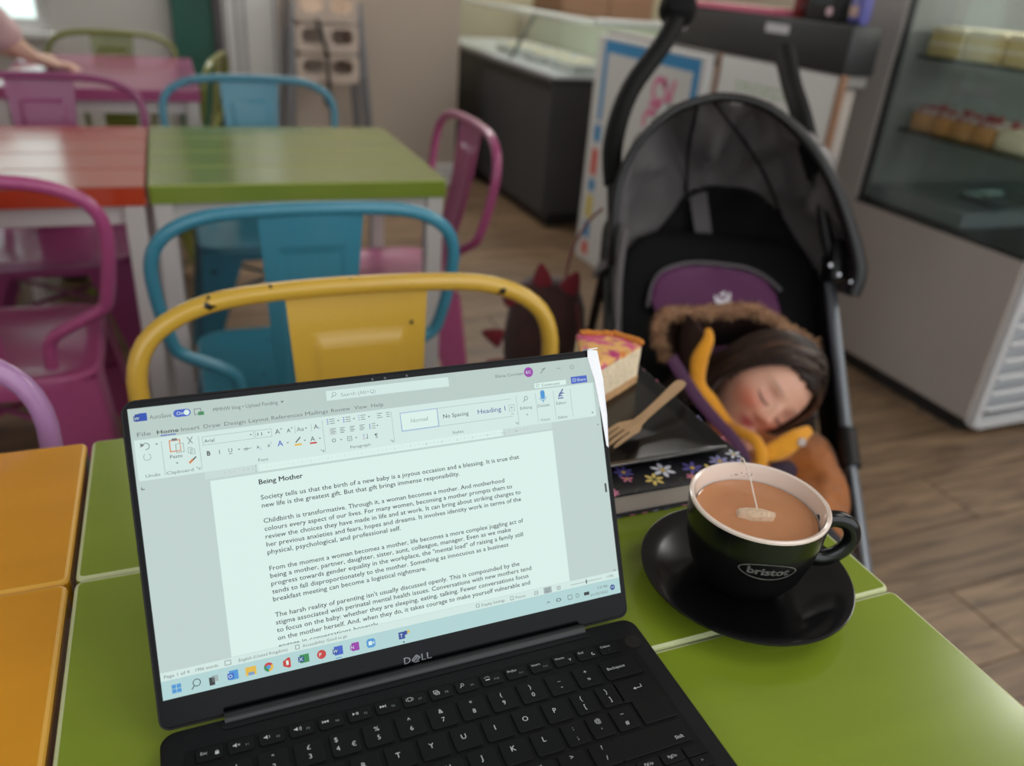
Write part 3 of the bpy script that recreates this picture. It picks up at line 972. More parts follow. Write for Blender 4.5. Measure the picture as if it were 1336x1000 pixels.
LEG = {'k': mat('key_legend_white', (196, 198, 200), .6), 'g': mat('key_legend_grey', (128, 130, 132), .6)}
HT = .0011
def key(x, v, w, h, legends, poly=None):
    """x, v in mm (v toward the user); legends: (text, dx, dv, cap, align, tone)"""
    o = MB().prism(poly or rrect(w / 1000, h / 1000, .0016, 3), HT, up(x / 1000, -v / 1000, BZ + .0002), bev=.0004).build('key', KEY, lap, smooth=False)
    if legends:
        P = Print(lambda a, b_: Vector(((x + a) / 1000, -(v + b_) / 1000, BZ + .0002 + HT + .00004)))
        for L in legends:
            if callable(L):
                L(P)
            else:
                t, dx, dv, cap, al, tone = L
                P.text(tone, t, dx, dv + cap / 2, cap, anchor=al)
        P.build({'k': 'legend', 'g': 'legend'}, LEG, o)
    return o
KW, KH = 16.2, 15.4
def icon(kind):
    def f(P):
        if kind in ('mute', 'vdn', 'vup'):
            P.poly('k', [(-4.2, -.8), (-3.4, -.8), (-2.2, -1.8), (-2.2, 1.0), (-3.4, 0), (-4.2, 0)])
            if kind == 'mute':
                P.line('k', [(-1.6, -.9), (-.4, .2)], .3); P.line('k', [(-.4, -.9), (-1.6, .2)], .3)
            else:
                P.disc('k', -2.2, -.4, 1.3, 8, a0=-45, a1=45, ri=1.0)
                if kind == 'vup':
                    P.disc('k', -2.2, -.4, 2.2, 8, a0=-45, a1=45, ri=1.9)
        if kind in ('prev', 'next', 'play'):
            d = -1 if kind == 'prev' else 1
            for q in ((-3.6, -2.0) if kind != 'play' else (-3.2,)):
                P.poly('k', [(q - .7 * d, -1.4), (q + .8 * d, -.4), (q - .7 * d, .6)])
            if kind == 'play':
                P.rect('k', -1.8, -1.4, -1.4, .6); P.rect('k', -1.0, -1.4, -.6, .6)
            else:
                P.rect('k', -2.8 + 1.9 * d - .2, -1.4, -2.8 + 1.9 * d + .2, .6)
        if kind == 'rot':
            P.frame('k', -4, -1.8, -1.4, 1, .3); P.rect('k', -5, -1.4, -4.7, .6); P.rect('k', -.8, -1.4, -.5, .6)
        if kind == 'disp':
            P.frame('k', -4.4, -2, -1.6, .4, .35); P.frame('k', -3.6, -.8, -.8, 1.4, .35)
        if kind == 'find':
            P.disc('k', -2.4, -1, 1.1, 14, ri=.75); P.line('k', [(-3.2, -.2), (-4.2, 1)], .4)
        if kind == 'glow':
            P.rect('k', -4, -.2, -1.2, .6)
            for a in (-60, -30, 0, 30, 60):
                P.line('k', [(-2.6 + 1.4 * math.sin(R(a)), -.6 - 1.2 * math.cos(R(a))), (-2.6 + 2.1 * math.sin(R(a)), -.6 - 1.9 * math.cos(R(a)))], .3)
        if kind == 'lock':
            P.rect('k', 3.0, .2, 5.0, 2); P.disc('k', 4, .2, .9, 10, a0=180, a1=360, ri=.6)
        if kind == 'moon':
            P.disc('k', 4.2, 1.4, 1.2, 12, a0=30, a1=270, ri=.7)
        if kind == 'ant':
            P.line('k', [(4.0, 2.4), (4.0, .6)], .3); P.line('k', [(3.0, .4), (4, 1.2), (5, .4)], .3)
        if kind == 'win':
            for a in (-1.5, .1):
                for b_ in (-1.5, .1):
                    P.rect('k', a, b_, a + 1.4, b_ + 1.4)
        if kind == 'enter':
            P.line('k', [(3.6, -2.0), (3.6, .2), (-1.2, .2)], .45); P.poly('k', [(-2.4, .2), (-.6, -.9), (-.6, 1.3)])
        if kind == 'bksp':
            P.line('k', [(-4, 3), (4, 3)], .4)
    return f
# function row
FV, FH = 25.0, 8.6
fx = lambda i: -129.5 + i * 16.52
frow = [[('Esc', -4.4, -.6, 1.9, 'l', 'k'), icon('lock')], [icon('mute'), ('F1', 2.6, .9, 1.5, 'l', 'g')], [icon('vdn'), ('F2', 2.6, .9, 1.5, 'l', 'g')], [icon('vup'), ('F3', 2.6, .9, 1.5, 'l', 'g')],
        [icon('prev'), ('F4', 2.6, .9, 1.5, 'l', 'g')], [icon('play'), ('F5', 2.6, .9, 1.5, 'l', 'g')], [icon('next'), ('F6', 2.6, .9, 1.5, 'l', 'g')], [icon('rot'), ('F7', 2.6, .9, 1.5, 'l', 'g')],
        [icon('disp'), ('F8', 2.6, .9, 1.5, 'l', 'g')], [icon('find'), ('F9', 2.6, .9, 1.5, 'l', 'g')], [icon('glow'), ('F10', 1.6, .9, 1.5, 'l', 'g')], [('PrtScr', -5.2, -1.6, 1.7, 'l', 'k'), ('F11', 1.8, 1.4, 1.4, 'l', 'g')],
        [('Insert', -5.2, -1.6, 1.7, 'l', 'k'), ('F12', 1.8, 1.4, 1.4, 'l', 'g')], [('Home', -5.2, -1.6, 1.7, 'l', 'k'), icon('ant')], [('End', -5.2, -1.6, 1.7, 'l', 'k'), icon('moon')], [('Delete', -5.2, -1.6, 1.7, 'l', 'k'), ('—', -1.4, 1.6, 1.2, 'l', 'g')]]
for i, l in enumerate(frow):
    key(fx(i) + 3.4, FV, 14.0, FH, l)
# number row
NV = 42.0
num = [('¬', '`'), ('!', '1'), ('"', '2'), ('£', '3'), ('$', '4'), ('%', '5'), ('^', '6'), ('&', '7'), ('*', '8'), ('(', '9'), (')', '0'), ('_', '-'), ('+', '=')]
for i, (a, b_) in enumerate(num):
    x = 1.6 + (i - 7) * 19.13
    if i == 4:
        key(x + .6, NV, KW, KH, [(a, -4.6, -3.4, 3, 'c', 'k'), (b_, -4.6, 2.6, 3, 'c', 'k'), ('€', 4.4, 2.4, 3, 'c', 'k')])
    else:
        key(x, NV, KW, KH, [(a, 0, -3.4, 3.0 if a not in '_-' else 3, 'c', 'k'), (b_, 0, 2.6, 3, 'c', 'k')])
key(121.0, NV, 25.0, KH, [('Backspace', -9.2, -.6, 2.1, 'l', 'k')])
# letter rows
QV, HV, ZV, SV = 60.2, 78.4, 96.6, 114.6
for j, c in enumerate('QWERTYUIOP'):
    key(67.6 + (j - 9) * 19.18, QV, KW, KH, [(c, -1.2, -.6, 3.3, 'c', 'k')])
for j, (a, b_) in enumerate((('{', '['), ('}', ']'))):
    key(86.2 + j * 17.2, QV, 14.6, KH, [(a, -1, -3.4, 3, 'c', 'k'), (b_, -1, 2.6, 3, 'c', 'k')])
key(-122.5, QV, 22, KH, [('Tab', -9, -.6, 2.1, 'l', 'k')])
for j, c in enumerate('ASDFGHJKL'):
    key(52.6 + (j - 8) * 19.18, HV, KW, KH, [(c, -.6, -2.2, 3.3, 'c', 'k')])
for j, (a, b_) in enumerate(((':', ';'), ('@', "'"), ('~', '#'))):
    key(71.0 + j * 16.4, HV, 14.2, KH, [(a, 0, -3.6, 2.8, 'c', 'k'), (b_, 0, 3.2, 2.8, 'c', 'k')])
key(-120.5, HV, 25, KH, [('Caps Lock', -10.6, -.6, 2.1, 'l', 'k')])
ent = [(.0135, .0078), (-.0135, .0078), (-.0135, -.0076), (-.0085, -.0084), (-.0085, -.0260), (.0135, -.0260)]
key(122.4, QV, 0, 0, [icon('enter')], poly=ent[::-1])
for j, c in enumerate('ZXCVBNM'):
    key(-91.5 + j * 19.18, ZV, KW, KH, [(c, 0, -2.4, 3.3, 'c', 'k')])
for j, (a, b_) in enumerate((('<', ','), ('>', '.'), ('?', '/'))):
    key(-91.5 + (j + 7) * 19.18, ZV, KW, KH, [(a, 0, -4.4, 2.8, 'c', 'k'), (b_, 0, 2.4, 2.8, 'c', 'k')])
key(-110.7, ZV, KW, KH, [('|', 0, -4, 3, 'c', 'k'), ('\\', 0, 2.4, 3, 'c', 'k')])
key(-128.6, ZV, 15, KH, [('Shift', -6, -.6, 2.1, 'l', 'k')])
key(112.0, ZV, 46, KH, [('Shift', 19, 3.6, 2.2, 'r', 'k')])
for x, w, t in ((-125.5, 20, 'Ctrl'), (-105.2, KW, 'Fn'), (-86.2, KW, None), (-67, KW, 'Alt'), (66, KW, 'AltGr'), (85, KW, 'Ctrl')):
    key(x, SV, w, KH, [(t, 0, -2, 2.1, 'c', 'k')] if t else [icon('win')])
key(-.5, SV, 112, KH, None)
for x, dv, t in ((101.5, -3.9, 'PgUp'), (117, -3.9, 'PgDn'), (132.2, -3.9, None), (101.5, 3.9, '<'), (117, 3.9, 'v'), (132.2, 3.9, '>')):
    key(x, SV + dv, 14, 7.2, [(t, 0, -.4, 1.8, 'c', 'k')] if t else None)

# window glare on the lid's corner, built as thin white shapes
glare_obj = thing('paper_napkin', 'thin white paper corner over the right end of the laptop lid', 'napkin', (LX, LY, .75), LYAW)
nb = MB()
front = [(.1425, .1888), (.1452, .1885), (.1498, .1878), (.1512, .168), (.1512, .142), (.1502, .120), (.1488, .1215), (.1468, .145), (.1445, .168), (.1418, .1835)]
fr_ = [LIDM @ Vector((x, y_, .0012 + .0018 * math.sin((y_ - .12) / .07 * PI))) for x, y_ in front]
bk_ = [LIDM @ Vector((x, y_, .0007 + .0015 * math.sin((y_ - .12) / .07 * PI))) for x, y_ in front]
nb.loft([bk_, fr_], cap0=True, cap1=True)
nb.build('front_flap', mat('napkin_white', (246, 247, 250), .8, bump=.1, bscale=300), glare_obj)
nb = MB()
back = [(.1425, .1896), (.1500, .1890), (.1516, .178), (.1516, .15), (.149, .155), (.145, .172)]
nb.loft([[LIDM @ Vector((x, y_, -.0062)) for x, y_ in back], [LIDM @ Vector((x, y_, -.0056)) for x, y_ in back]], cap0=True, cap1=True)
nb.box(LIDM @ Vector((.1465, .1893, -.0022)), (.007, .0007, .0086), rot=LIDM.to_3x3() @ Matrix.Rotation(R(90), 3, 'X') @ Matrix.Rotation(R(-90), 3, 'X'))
nb.build('back_flap', MATS['napkin_white'], glare_obj)
# ------------------------------------------------------------------ saucer, cup, tea, tea bag
CX, CY_, = .362, .373
BLK = mat('black_ceramic_glaze', (13, 13, 14), .2, var=.03)
sau = thing('saucer', 'round black saucer under the cup on the green table', 'saucer', (CX, CY_ - .003, .75))
MB().lathe([(0, .0025), (.026, .0025), (.027, 0), (.031, 0), (.033, .003), (.050, .0065), (.066, .0115), (.0768, .0172), (.0782, .0183), (.0782, .0196), (.0765, .0200),
            (.064, .0150), (.048, .0102), (.034, .0078), (.031, .0070), (.0, .0068)], 72).build('dish', BLK, sau)
cup = thing('teacup', 'black cup with cream inside holding milky tea', 'cup', (CX, CY_, .757))
H0 = .073
outp = [(.0, .0015), (.0225, .0015), (.0235, 0), (.0265, 0), (.0285, .003), (.0345, .0085), (.0412, .0205), (.0462, .0375), (.0490, .0560), (.0499, .0705)]
MB().lathe(outp, 72).build('body', BLK, cup)
inp = [(.0499, .0705), (.0500, .0722), (.0488, H0), (.0468, .0722), (.0452, .064), (.0432, .050), (.039, .032), (.032, .017), (.018, .008), (0, .006)]
MB().lathe(inp, 72).build('lining', mat('cream_glaze', (232, 214, 200), .18, coat=.4), cup)
ha = R(-24)
hp = [(.047, .057), (.056, .0615), (.0665, .0590), (.0725, .050), (.0720, .040), (.0645, .0300), (.054, .0255), (.0435, .0275)]
MB().tube([(r * math.cos(ha), r * math.sin(ha), z) for r, z in hp], [.0058, .0056, .0054, .0054, .0054, .0055, .0056, .0058], 14, sub=5, flat=1.15).build('handle', BLK, cup)
# emblem: lens-shaped outline with the roaster's name
def cup_r(z):
    for (r0, z0), (r1, z1) in zip(outp[4:], outp[5:]):
        if z0 <= z <= z1:
            return r0 + (r1 - r0) * (z - z0) / (z1 - z0)
    return outp[-1][0]
TH0, Z0 = R(-113), .0455
def cupmap(x, y):
    z = Z0 - y / 1000
    r = cup_r(z) + .00025
    a = TH0 + x / 1000 / .0445
    return Vector((r * math.cos(a), r * math.sin(a), z))
PL = Print(cupmap)
def lens(k):
    w, h = 19.5 - k, 7.6 - k
    top = [(w * math.cos(R(a)), -h * (abs(math.sin(R(a))) ** 1.15)) for a in range(180, 361, 6)]
    return top + [(x, -y) for x, y in top[::-1]][1:-1]
oa, ia = lens(0), lens(1.1)
n_ = len(oa)
PL.tri('e', oa + ia, [(i, (i + 1) % n_, n_ + (i + 1) % n_, n_ + i) for i in range(n_)])
PL.text('e', 'bristot', -13.6, 2.9, 6.2, 13.6, bold=.02)
PL.text('e', 'bristot', -13.1, 2.8, 6.0, 14.1, bold=.02)
PL.build({'e': 'emblem_lettering'}, {'e': mat('emblem_worn_silver', (92, 90, 86), .45, var=.4, vscale=260)}, cup)
# tea
tea = MB().lathe([(0, .0), (.030, .0), (.0425, .0001), (.0436, .0007)], 64, c=(0, 0, 0)).build('tea', mat('milky_tea', (196, 138, 98), .08, var=.05, vscale=40, sss=.2), None)
tea.location = (CX, CY_, .757 + .0595)
tag(tea, 'milky brown tea filling the black cup', 'drink')
tb = thing('tea_bag', 'wet tea bag with its white string floating in the tea', 'tea bag', (CX, CY_, .757 + .0595))
q = MB()
pr = [[(-.0085, -.0035), (-.002, -.0052), (.0075, -.0035), (.0098, .0012), (.004, .0030), (-.004, .0028), (-.0085, .0012)]]
def pouch(k, z, dx=0, dy=0):
    return [(x * k + dx, y_ * k + dy, z) for x, y_ in pr[0]]
ang = R(-28)
rot = Matrix.Rotation(ang, 3, 'Z')
rings = [[rot @ Vector(p) + Vector((-.0015, -.0005, 0)) for p in rg] for rg in (pouch(1.7, -.004), pouch(1.55, .0008), pouch(1.4, .0032, .0005), pouch(.8, .0046, .001))]
q.loft(rings, cap0=True, cap1=True)
q.build('pouch', mat('wet_tea_paper', (216, 186, 156), .35, bump=.4, bscale=500, var=.12, vscale=220), tb)
q = MB()
q.tube([(.0000, -.0002, .0040), (.0052, .0130, .0085), (.0120, .0285, .0125), (.0185, .0455, .0152), (.0187, .0490, .0140), (.0184, .0478, .0040)], .00055, 6, sub=4)
q.build('string', mat('white_cotton_string', (236, 222, 208), .8), tb)
q = MB()
for k in range(14):
    a = R(random.uniform(58, 84))
    q.box((.0452 * math.cos(a), .0452 * math.sin(a), .0035 + random.uniform(-.0005, .003)), (.0009, .0006, .0004), rot=Matrix.Rotation(random.uniform(0, 3), 3, 'Z'))
sp_ = q.build('tea_specks', mat('tea_leaf_brown', (70, 44, 30), .7), cup, smooth=False)
sp_.location = (0, 0, .0595)
sp_['kind'] = 'stuff'

# ------------------------------------------------------------------ book, plate, cake, fork
bk = thing('book', 'thick floral hardback book lying under the black plate', 'book', (.3695, .592, .75), 0)
BW, BD, BT = .165, .236, .0245
COV = mat('book_cover_black', (22, 21, 26), .45)
tz = BT - .0026
def cover(nm, z):
    return MB().box((0, 0, z + .0013), (BW, BD, .0026), .0009).build(nm, COV, bk, smooth=False)
front = cover('front_cover', tz)
back_ = cover('back_cover', 0)
MB().box((-BW / 2 + .0015, 0, BT / 2), (.003, BD, BT), .001).build('spine', COV, bk, smooth=False)
pg = MB()
npg = 15
for i in range(npg):
    z = .0027 + (BT - .0054) * (i + .5) / npg
    pg.box((.001 + random.uniform(-.0004, .0004), 0, z), (BW - .008, BD - .007 + random.uniform(-.0006, .0006), (BT - .0054) / npg * .97))
o = pg.build('pages', mat('book_paper', (196, 182, 172), .8), bk, smooth=False)
o['kind'] = 'stuff'
FL = {k: mat('floral_' + k, v, .5) for k, v in dict(white=(214, 214, 224), yellow=(222, 196, 110), pink=(206, 120, 150), violet=(92, 84, 150), leaf=(70, 84, 58), gold=(214, 176, 60), lilac=(150, 148, 190)).items()}
def florals(mapper, spots, parent):
    P = Print(mapper)
    P2_ = Print(lambda x, y: mapper(x, y) + (mapper(x, y) - mapper0(x, y)) * .6)
    for (x, y, r, k, n, a0) in spots:
        r *= 1.18
        for i in range(n):
            a = a0 + 2 * PI * i / n
            ca, sa = math.cos(a), math.sin(a)
            pts = [(x + r * (u * ca - w * sa), y + r * (u * sa + w * ca)) for u, w in ((.12, 0), (.45, -.2), (.8, -.16), (1, 0), (.8, .16), (.45, .2))]
            P.poly(k, pts)
        P2_.disc('gold' if k != 'yellow' else 'leaf', x, y, r * .2, 10)
    for _ in range(60):
        x, y = random.uniform(-78, 78), random.uniform(-115, 115)
        a = random.uniform(0, 6)
        pts = [(x + 7 * t * math.cos(a + t), y + 7 * t * math.sin(a + t)) for t in (0, .4, .8, 1.2)]
        P.line('leaf', pts, .7)
    P.build({}, FL, parent)
    P2_.build({}, FL, parent)
mapper0 = lambda x, y: Vector((x / 1000, y / 1000, BT))
mp_ = lambda x, y: Vector((x / 1000, y / 1000, BT + .0001))
spots = [(-66, -98, 8.5, 'yellow', 5, .3), (-19, -105, 8, 'yellow', 6, .1), (-4, -94, 10, 'white', 6, .4), (-42, -98, 5, 'pink', 5, 0), (-64, -113, 5.5, 'pink', 8, 0), (-40, -88, 8, 'violet', 7, .2),
         (24, -98, 9, 'violet', 6, 0), (40, -106, 9, 'yellow', 5, .5), (55, -95, 9, 'lilac', 7, .3), (70, -104, 8, 'lilac', 6, 0), (75, -88, 7, 'white', 5, .2), (16, -110, 5, 'pink', 6, 0),
         (78, -60, 6, 'pink', 6, .1), (77, -20, 6, 'lilac', 6, .4), (78, 30, 5, 'pink', 6, .2), (77, 62, 6, 'pink', 6, .2), (75, 88, 7, 'pink', 6, .2), (70, 108, 7, 'lilac', 6, .2), (-70, -40, 8, 'white', 6, 0), (-72, 40, 8, 'yellow', 6, 0)]
florals(mp_, spots, front)
# strip of flowers on the edge of the back cover
PB = Print(lambda x, y: Vector((x / 1000, -BD / 2 - .0001, y / 1000)))
for x, k in ((-70, 'pink'), (-58, 'violet'), (-44, 'pink'), (-32, 'pink'), (-21, 'lilac'), (-10, 'violet'), (8, 'pink'), (30, 'lilac')):
    PB.disc(k, x, 1.3, 3.2, 10, ry=.8)
PB.build({}, FL, back_)

pl = thing('square_plate', 'glossy black square plate with cake and fork on the book', 'plate', (.3445, .598, .7747))
PLM = mat('glossy_black_plate', (17, 17, 17), .2, spec=.4)
def sq(w, z, r):
    return [(x, y_, z) for x, y_ in rrect(w, w, r, 5)]
MB().loft([sq(.15, 0, .006), sq(.176, .001, .007), sq(.190, .0074, .006), sq(.1912, .0085, .006), sq(.190, .0092, .006), sq(.186, .0090, .006), sq(.172, .0046, .006), sq(.160, .0036, .006), sq(.01, .0036, .002)],
          cap0=True, cap1=True).build('dish', PLM, pl)

ck = thing('cheesecake_slice', 'slice of raspberry cheesecake with golden top on the black plate', 'cake', (.378, .640, .7790))
tip, rR, rM, rL = Vector((-.048, -.046)), Vector((.044, .008)), Vector((.026, .034)), Vector((-.014, .046))
def wedge(k, z, jit=0):
    c = Vector((.002, .012))
    out = []
    P_ = [tip, rR, rM, rL]
    for a, b_ in zip(P_, P_[1:] + P_[:1]):
        for i in range(7):
            p = a.lerp(b_, i / 7)
            p = c + (p - c) * k
            out.append((p.x + random.uniform(-jit, jit), p.y + random.uniform(-jit, jit), z + random.uniform(-jit, jit)))
    return out
def cake_mat(name, base_, blot=None, thr=.56, rough=.8, scale=30):
    M = mat(name, base_, rough, var=.1, vscale=120, bump=.6, bscale=260, sss=.1)
    if blot:
        n, L = M.node_tree.nodes, M.node_tree.links
        p = n['Principled BSDF']
        src = p.inputs['Base Color'].links[0].from_socket
        t = n.new('ShaderNodeTexCoord')
        for i, (c, th, sc) in enumerate(blot):
            ns = n.new('ShaderNodeTexNoise')
            ns.inputs['Scale'].default_value = sc
            ns.inputs['Detail'].default_value = 2
            mp = n.new('ShaderNodeMapping')
            mp.inputs['Location'].default_value = (i * 3.1 + .2, i, 0)
            L.new(t.outputs['Object'], mp.inputs[0])
            L.new(mp.outputs[0], ns.inputs[0])
            rp = n.new('ShaderNodeValToRGB')
            rp.color_ramp.elements[0].position = th
            rp.color_ramp.elements[1].position = th + .08
            L.new(ns.outputs[0], rp.inputs[0])
            mx = n.new('ShaderNodeMix')
            mx.data_type = 'RGBA'
            L.new(rp.outputs[0], mx.inputs[0])
            L.new(src, mx.inputs[6])
            mx.inputs[7].default_value = lin(*c)
            src = mx.outputs[2]
        L.new(src, p.inputs['Base Color'])
    return M
MB().loft([wedge(1, 0, .0006), wedge(1.01, .004, .0009), wedge(1.0, .0088, .0008)], cap0=True, cap1=True).build('biscuit_base', cake_mat('biscuit_crumb', (206, 160, 112)), ck, angle=20)
MB().loft([wedge(.985, .0088), wedge(.985, .02, .0006), wedge(.98, .032, .0006), wedge(.975, .041, .0006)], cap0=True, cap1=True).build('cream_filling', cake_mat('cream_cheese', (238, 218, 184)), ck, angle=30)
MB().loft([wedge(.985, .041, .0004), wedge(.99, .0435, .0006), wedge(.96, .0462, .0006), wedge(.6, .0472, .0006), wedge(.2, .047, .0006)], cap1=True).build('baked_top', cake_mat('raspberry_swirl_top', (234, 178, 104), [((214, 92, 130), .47, 34), ((186, 56, 112), .58, 44), ((224, 128, 60), .60, 30)]), ck, angle=60)
q = MB()
for i in range(16):
    p = rR.lerp(rM, i / 8) if i <= 8 else rM.lerp(rL, (i - 8) / 8)
    q.lathe([(0, -.003), (.0032, -.002), (.004, 0), (.003, .0024), (0, .0032)], 8, c=(p.x * .93, p.y * .93, .0478 + random.uniform(-.0006, .0006)))
o = q.build('baked_rim', cake_mat('golden_crust', (206, 128, 44)), ck)
o['kind'] = 'stuff'

fk = thing('wooden_fork', 'disposable pale wooden fork resting across the black plate', 'fork', (.3255, .5335, .7862), math.atan2(.0655, .1175))
FW = mat('birch_wood', (178, 144, 106), .6, var=.14, vscale=40, stretch=(.15, 3, 3))
def fz(x):
    return .0006 + (0 if x < .05 else .0148 * ((x - .05) / .085) ** 1.1) + (.002 * math.sin(min(x, .05) / .05 * PI))
out = [(.03, .0108), (.038, .0110), (.046, .0088), (.054, .0052), (.066, .0042), (.09, .0046), (.112, .0056), (.128, .0060), (.134, .0048), (.1365, .002)]
q = MB()
q.loft([[(x, w, fz(x) + .0008), (x, -w, fz(x) + .0008), (x, -w, fz(x) - .0008), (x, w, fz(x) - .0008)] for x, w in out], cap0=True, cap1=True)
q.build('handle', FW, fk, angle=30)
for i, w in enumerate((-.0090, -.003, .003, .0090)):
    q = MB()
    q.loft([[(x, w + a, fz(x) + .0008), (x, w - a, fz(x) + .0008), (x, w - a, fz(x) - .0008), (x, w + a, fz(x) - .0008)] for x, a in ((.0305, .0019), (.018, .0018), (.006, .0015), (.0, .0006))], cap0=True, cap1=True)
    q.build('tine', FW, fk, angle=30)
# ------------------------------------------------------------------ pushchair
from mathutils import noise as _noise
PC, PRZ = Vector((.86, 1.10, 0)), R(-25)
push = thing('pushchair', 'black and grey pushchair with plum headrest, standing beside the green table', 'pushchair', PC, PRZ)
def W(s, f, z):
    return Vector((s, -f, z))
BLACKM = mat('black_pushchair_metal', (13, 13, 14), .45)
FOAM = mat('black_foam_grip', (13, 13, 14), .7, spec=.25, bump=.2, bscale=400)
SILV = mat('silver_tube', (138, 144, 152), .32, metal=.75)
FAB = mat('grey_canopy_fabric', (104, 100, 100), .38, sheen=.1, var=.06, vscale=30, bump=.15, bscale=500)
BFAB = mat('black_fabric', (11, 11, 12), .75, spec=.25, bump=.2, bscale=400)
PLUM = mat('plum_fabric', (92, 26, 80), .6, sheen=.3, bump=.2, bscale=500, var=.06, vscale=20)
for sx, mm in ((1, SILV), (-1, BLACKM)):
    t_ = MB()
    e1, e2, e3 = (.2, .2, .2) if sx > 0 else (.188, .166, .155)      # the near-table side toes in past the table leg
    t_.tube([W(sx * .197, -.09, .735), W(sx * e1, .19, .53), W(sx * e2, .38, .41), W(sx * e3, .56, .29), W(sx * e3, .625, .22), W(sx * e3, .645, .10)], [.0105] * 6, 12, sub=3)
    o = t_.build('side_tube', mm, push)
    for f, z, e_ in ((.22, .512, e1), (.5, .33, (e2 + 2 * e3) / 3)):
        MB().tube([W(sx * (e_ + (.004 if sx < 0 else 0)), f - .028, z + .018), W(sx * (e_ - (.004 if sx < 0 else 0)), f + .028, z - .018)], .0155, 14).build('tube_joint', BLACKM, push)
    t_ = MB()
    t_.tube([W(sx * .2, -.05, .72), W(sx * .21, -.26, .36), W(sx * .215, -.42, .10)], .0095, 10, sub=4)
    t_.build('rear_leg', BLACKM, push)
    t_ = MB()
    t_.box(W(sx * .2, -.05, .735), (.03, .06, .075), .01, rot=Matrix.Rotation(R(-30), 3, 'X'))
    t_.build('folding_hinge', BLACKM, push)
lh = [(-.2, -.05, .72), (-.2, -.05, .774), (-.206, -.08, .833), (-.211, -.13, .897), (-.188, -.2, .977), (-.128, -.3, 1.056), (-.102, -.36, 1.109), (-.092, -.39, 1.135)]
rh = [(.2, -.05, .72), (.175, -.07, .79), (.148, -.10, .873), (.137, -.15, .915), (.126, -.20, .960), (.121, -.28, .998), (.120, -.34, 1.028), (.12, -.39, 1.050)]
for hp_ in (lh, rh):
    MB().tube([W(*p) for p in hp_], .0105, 12, sub=4).build('handle_tube', BLACKM, push)
    MB().tube([W(*p) for p in hp_[2:]], [.0165, .0185, .0185, .0185, .0195, .021], 14, sub=4).build('foam_grip', FOAM, push)
pads = MB()
pads.lathe([(0, -.03), (.026, -.026), (.036, -.008), (.036, .012), (.026, .03), (0, .034)], 18, M=Matrix.Translation(W(-.104, -.365, 1.112)) @ Matrix.Rotation(R(50), 4, 'X'))
pads.build('handle_end', FOAM, push)
MB().tube([W(-.21, -.26, .36), W(.21, -.26, .36)], .008, 10).build('rear_crossbar', BLACKM, push)
MB().tube([W(-.155, .56, .29), W(-.1, .60, .24), W(.1, .60, .24), W(.2, .56, .29)], .009, 10, sub=3).build('foot_bar', BLACKM, push)
RUB = mat('tyre_rubber', (24, 24, 24), .75)
def wheel(s, f):
    M = Matrix.Translation(W(s, f, .085)) @ Matrix.Rotation(R(90), 4, 'Y')
    w = MB().lathe([(.066, -.012), (.080, -.012), (.085, -.006), (.085, .006), (.080, .012), (.066, .012), (.066, -.012)], 32, M=M).build('wheel', RUB, push)
    h = MB()
    h.lathe([(0, -.013), (.018, -.013), (.018, .013), (0, .013)], 18, M=M)
    for k in range(5):
        a = 2 * PI * k / 5
        h.box(M @ Vector((.042 * math.cos(a), .042 * math.sin(a), 0)), (.01, .05, .012), .002, rot=M.to_3x3() @ Matrix.Rotation(a - PI / 2, 3, 'Z'))
    h.build('hub', mat('grey_hub_plastic', (92, 92, 94), .5), w)
for s, f in ((.186, .645), (.214, .645), (-.141, .645), (-.169, .645), (.23, -.42), (.202, -.42), (-.23, -.42), (-.202, -.42)):
    wheel(s, f)
# hood: lofted between the front rim and the rear hoop, with sagging folds
rim = [(-.2, .02, .718), (-.203, .02, .779), (-.202, 0, .852), (-.18, -.02, .913), (-.134, -.05, .961), (-.084, -.07, .984), (-.033, -.08, .993), (.03, -.07, .984),
       (.091, -.05, .948), (.139, -.02, .896), (.182, 0, .828), (.216, .02, .750), (.214, .03, .705)]
rear = [(-.150, -.16, .640), (-.125, -.19, .690), (-.090, -.22, .722), (-.066, -.24, .752), (-.050, -.26, .775), (-.034, -.27, .787), (-.005, -.28, .796), (.040, -.28, .800),
        (.090, -.27, .795), (.135, -.25, .765), (.170, -.22, .725), (.200, -.19, .690), (.210, -.15, .660)]
def resample(P, n):
    q, _ = smooth_path([Vector(p) for p in P], [0] * len(P), 6)
    return [q[round(i * (len(q) - 1) / (n - 1))] for i in range(n)]
nu, nv = 73, 25
ra, rb = resample(rim, nu), resample(rear, nu)
hb_ = MB()
grid = []
ctr = Vector((0, -.1, .74))
CREASE = [(.40, .16, .022, .05), (.42, .30, -.016, .05), (.46, .52, .026, .035), (.50, .60, -.02, .03), (.56, .66, .028, .03), (.62, .74, -.018, .035), (.70, .84, .024, .04)]
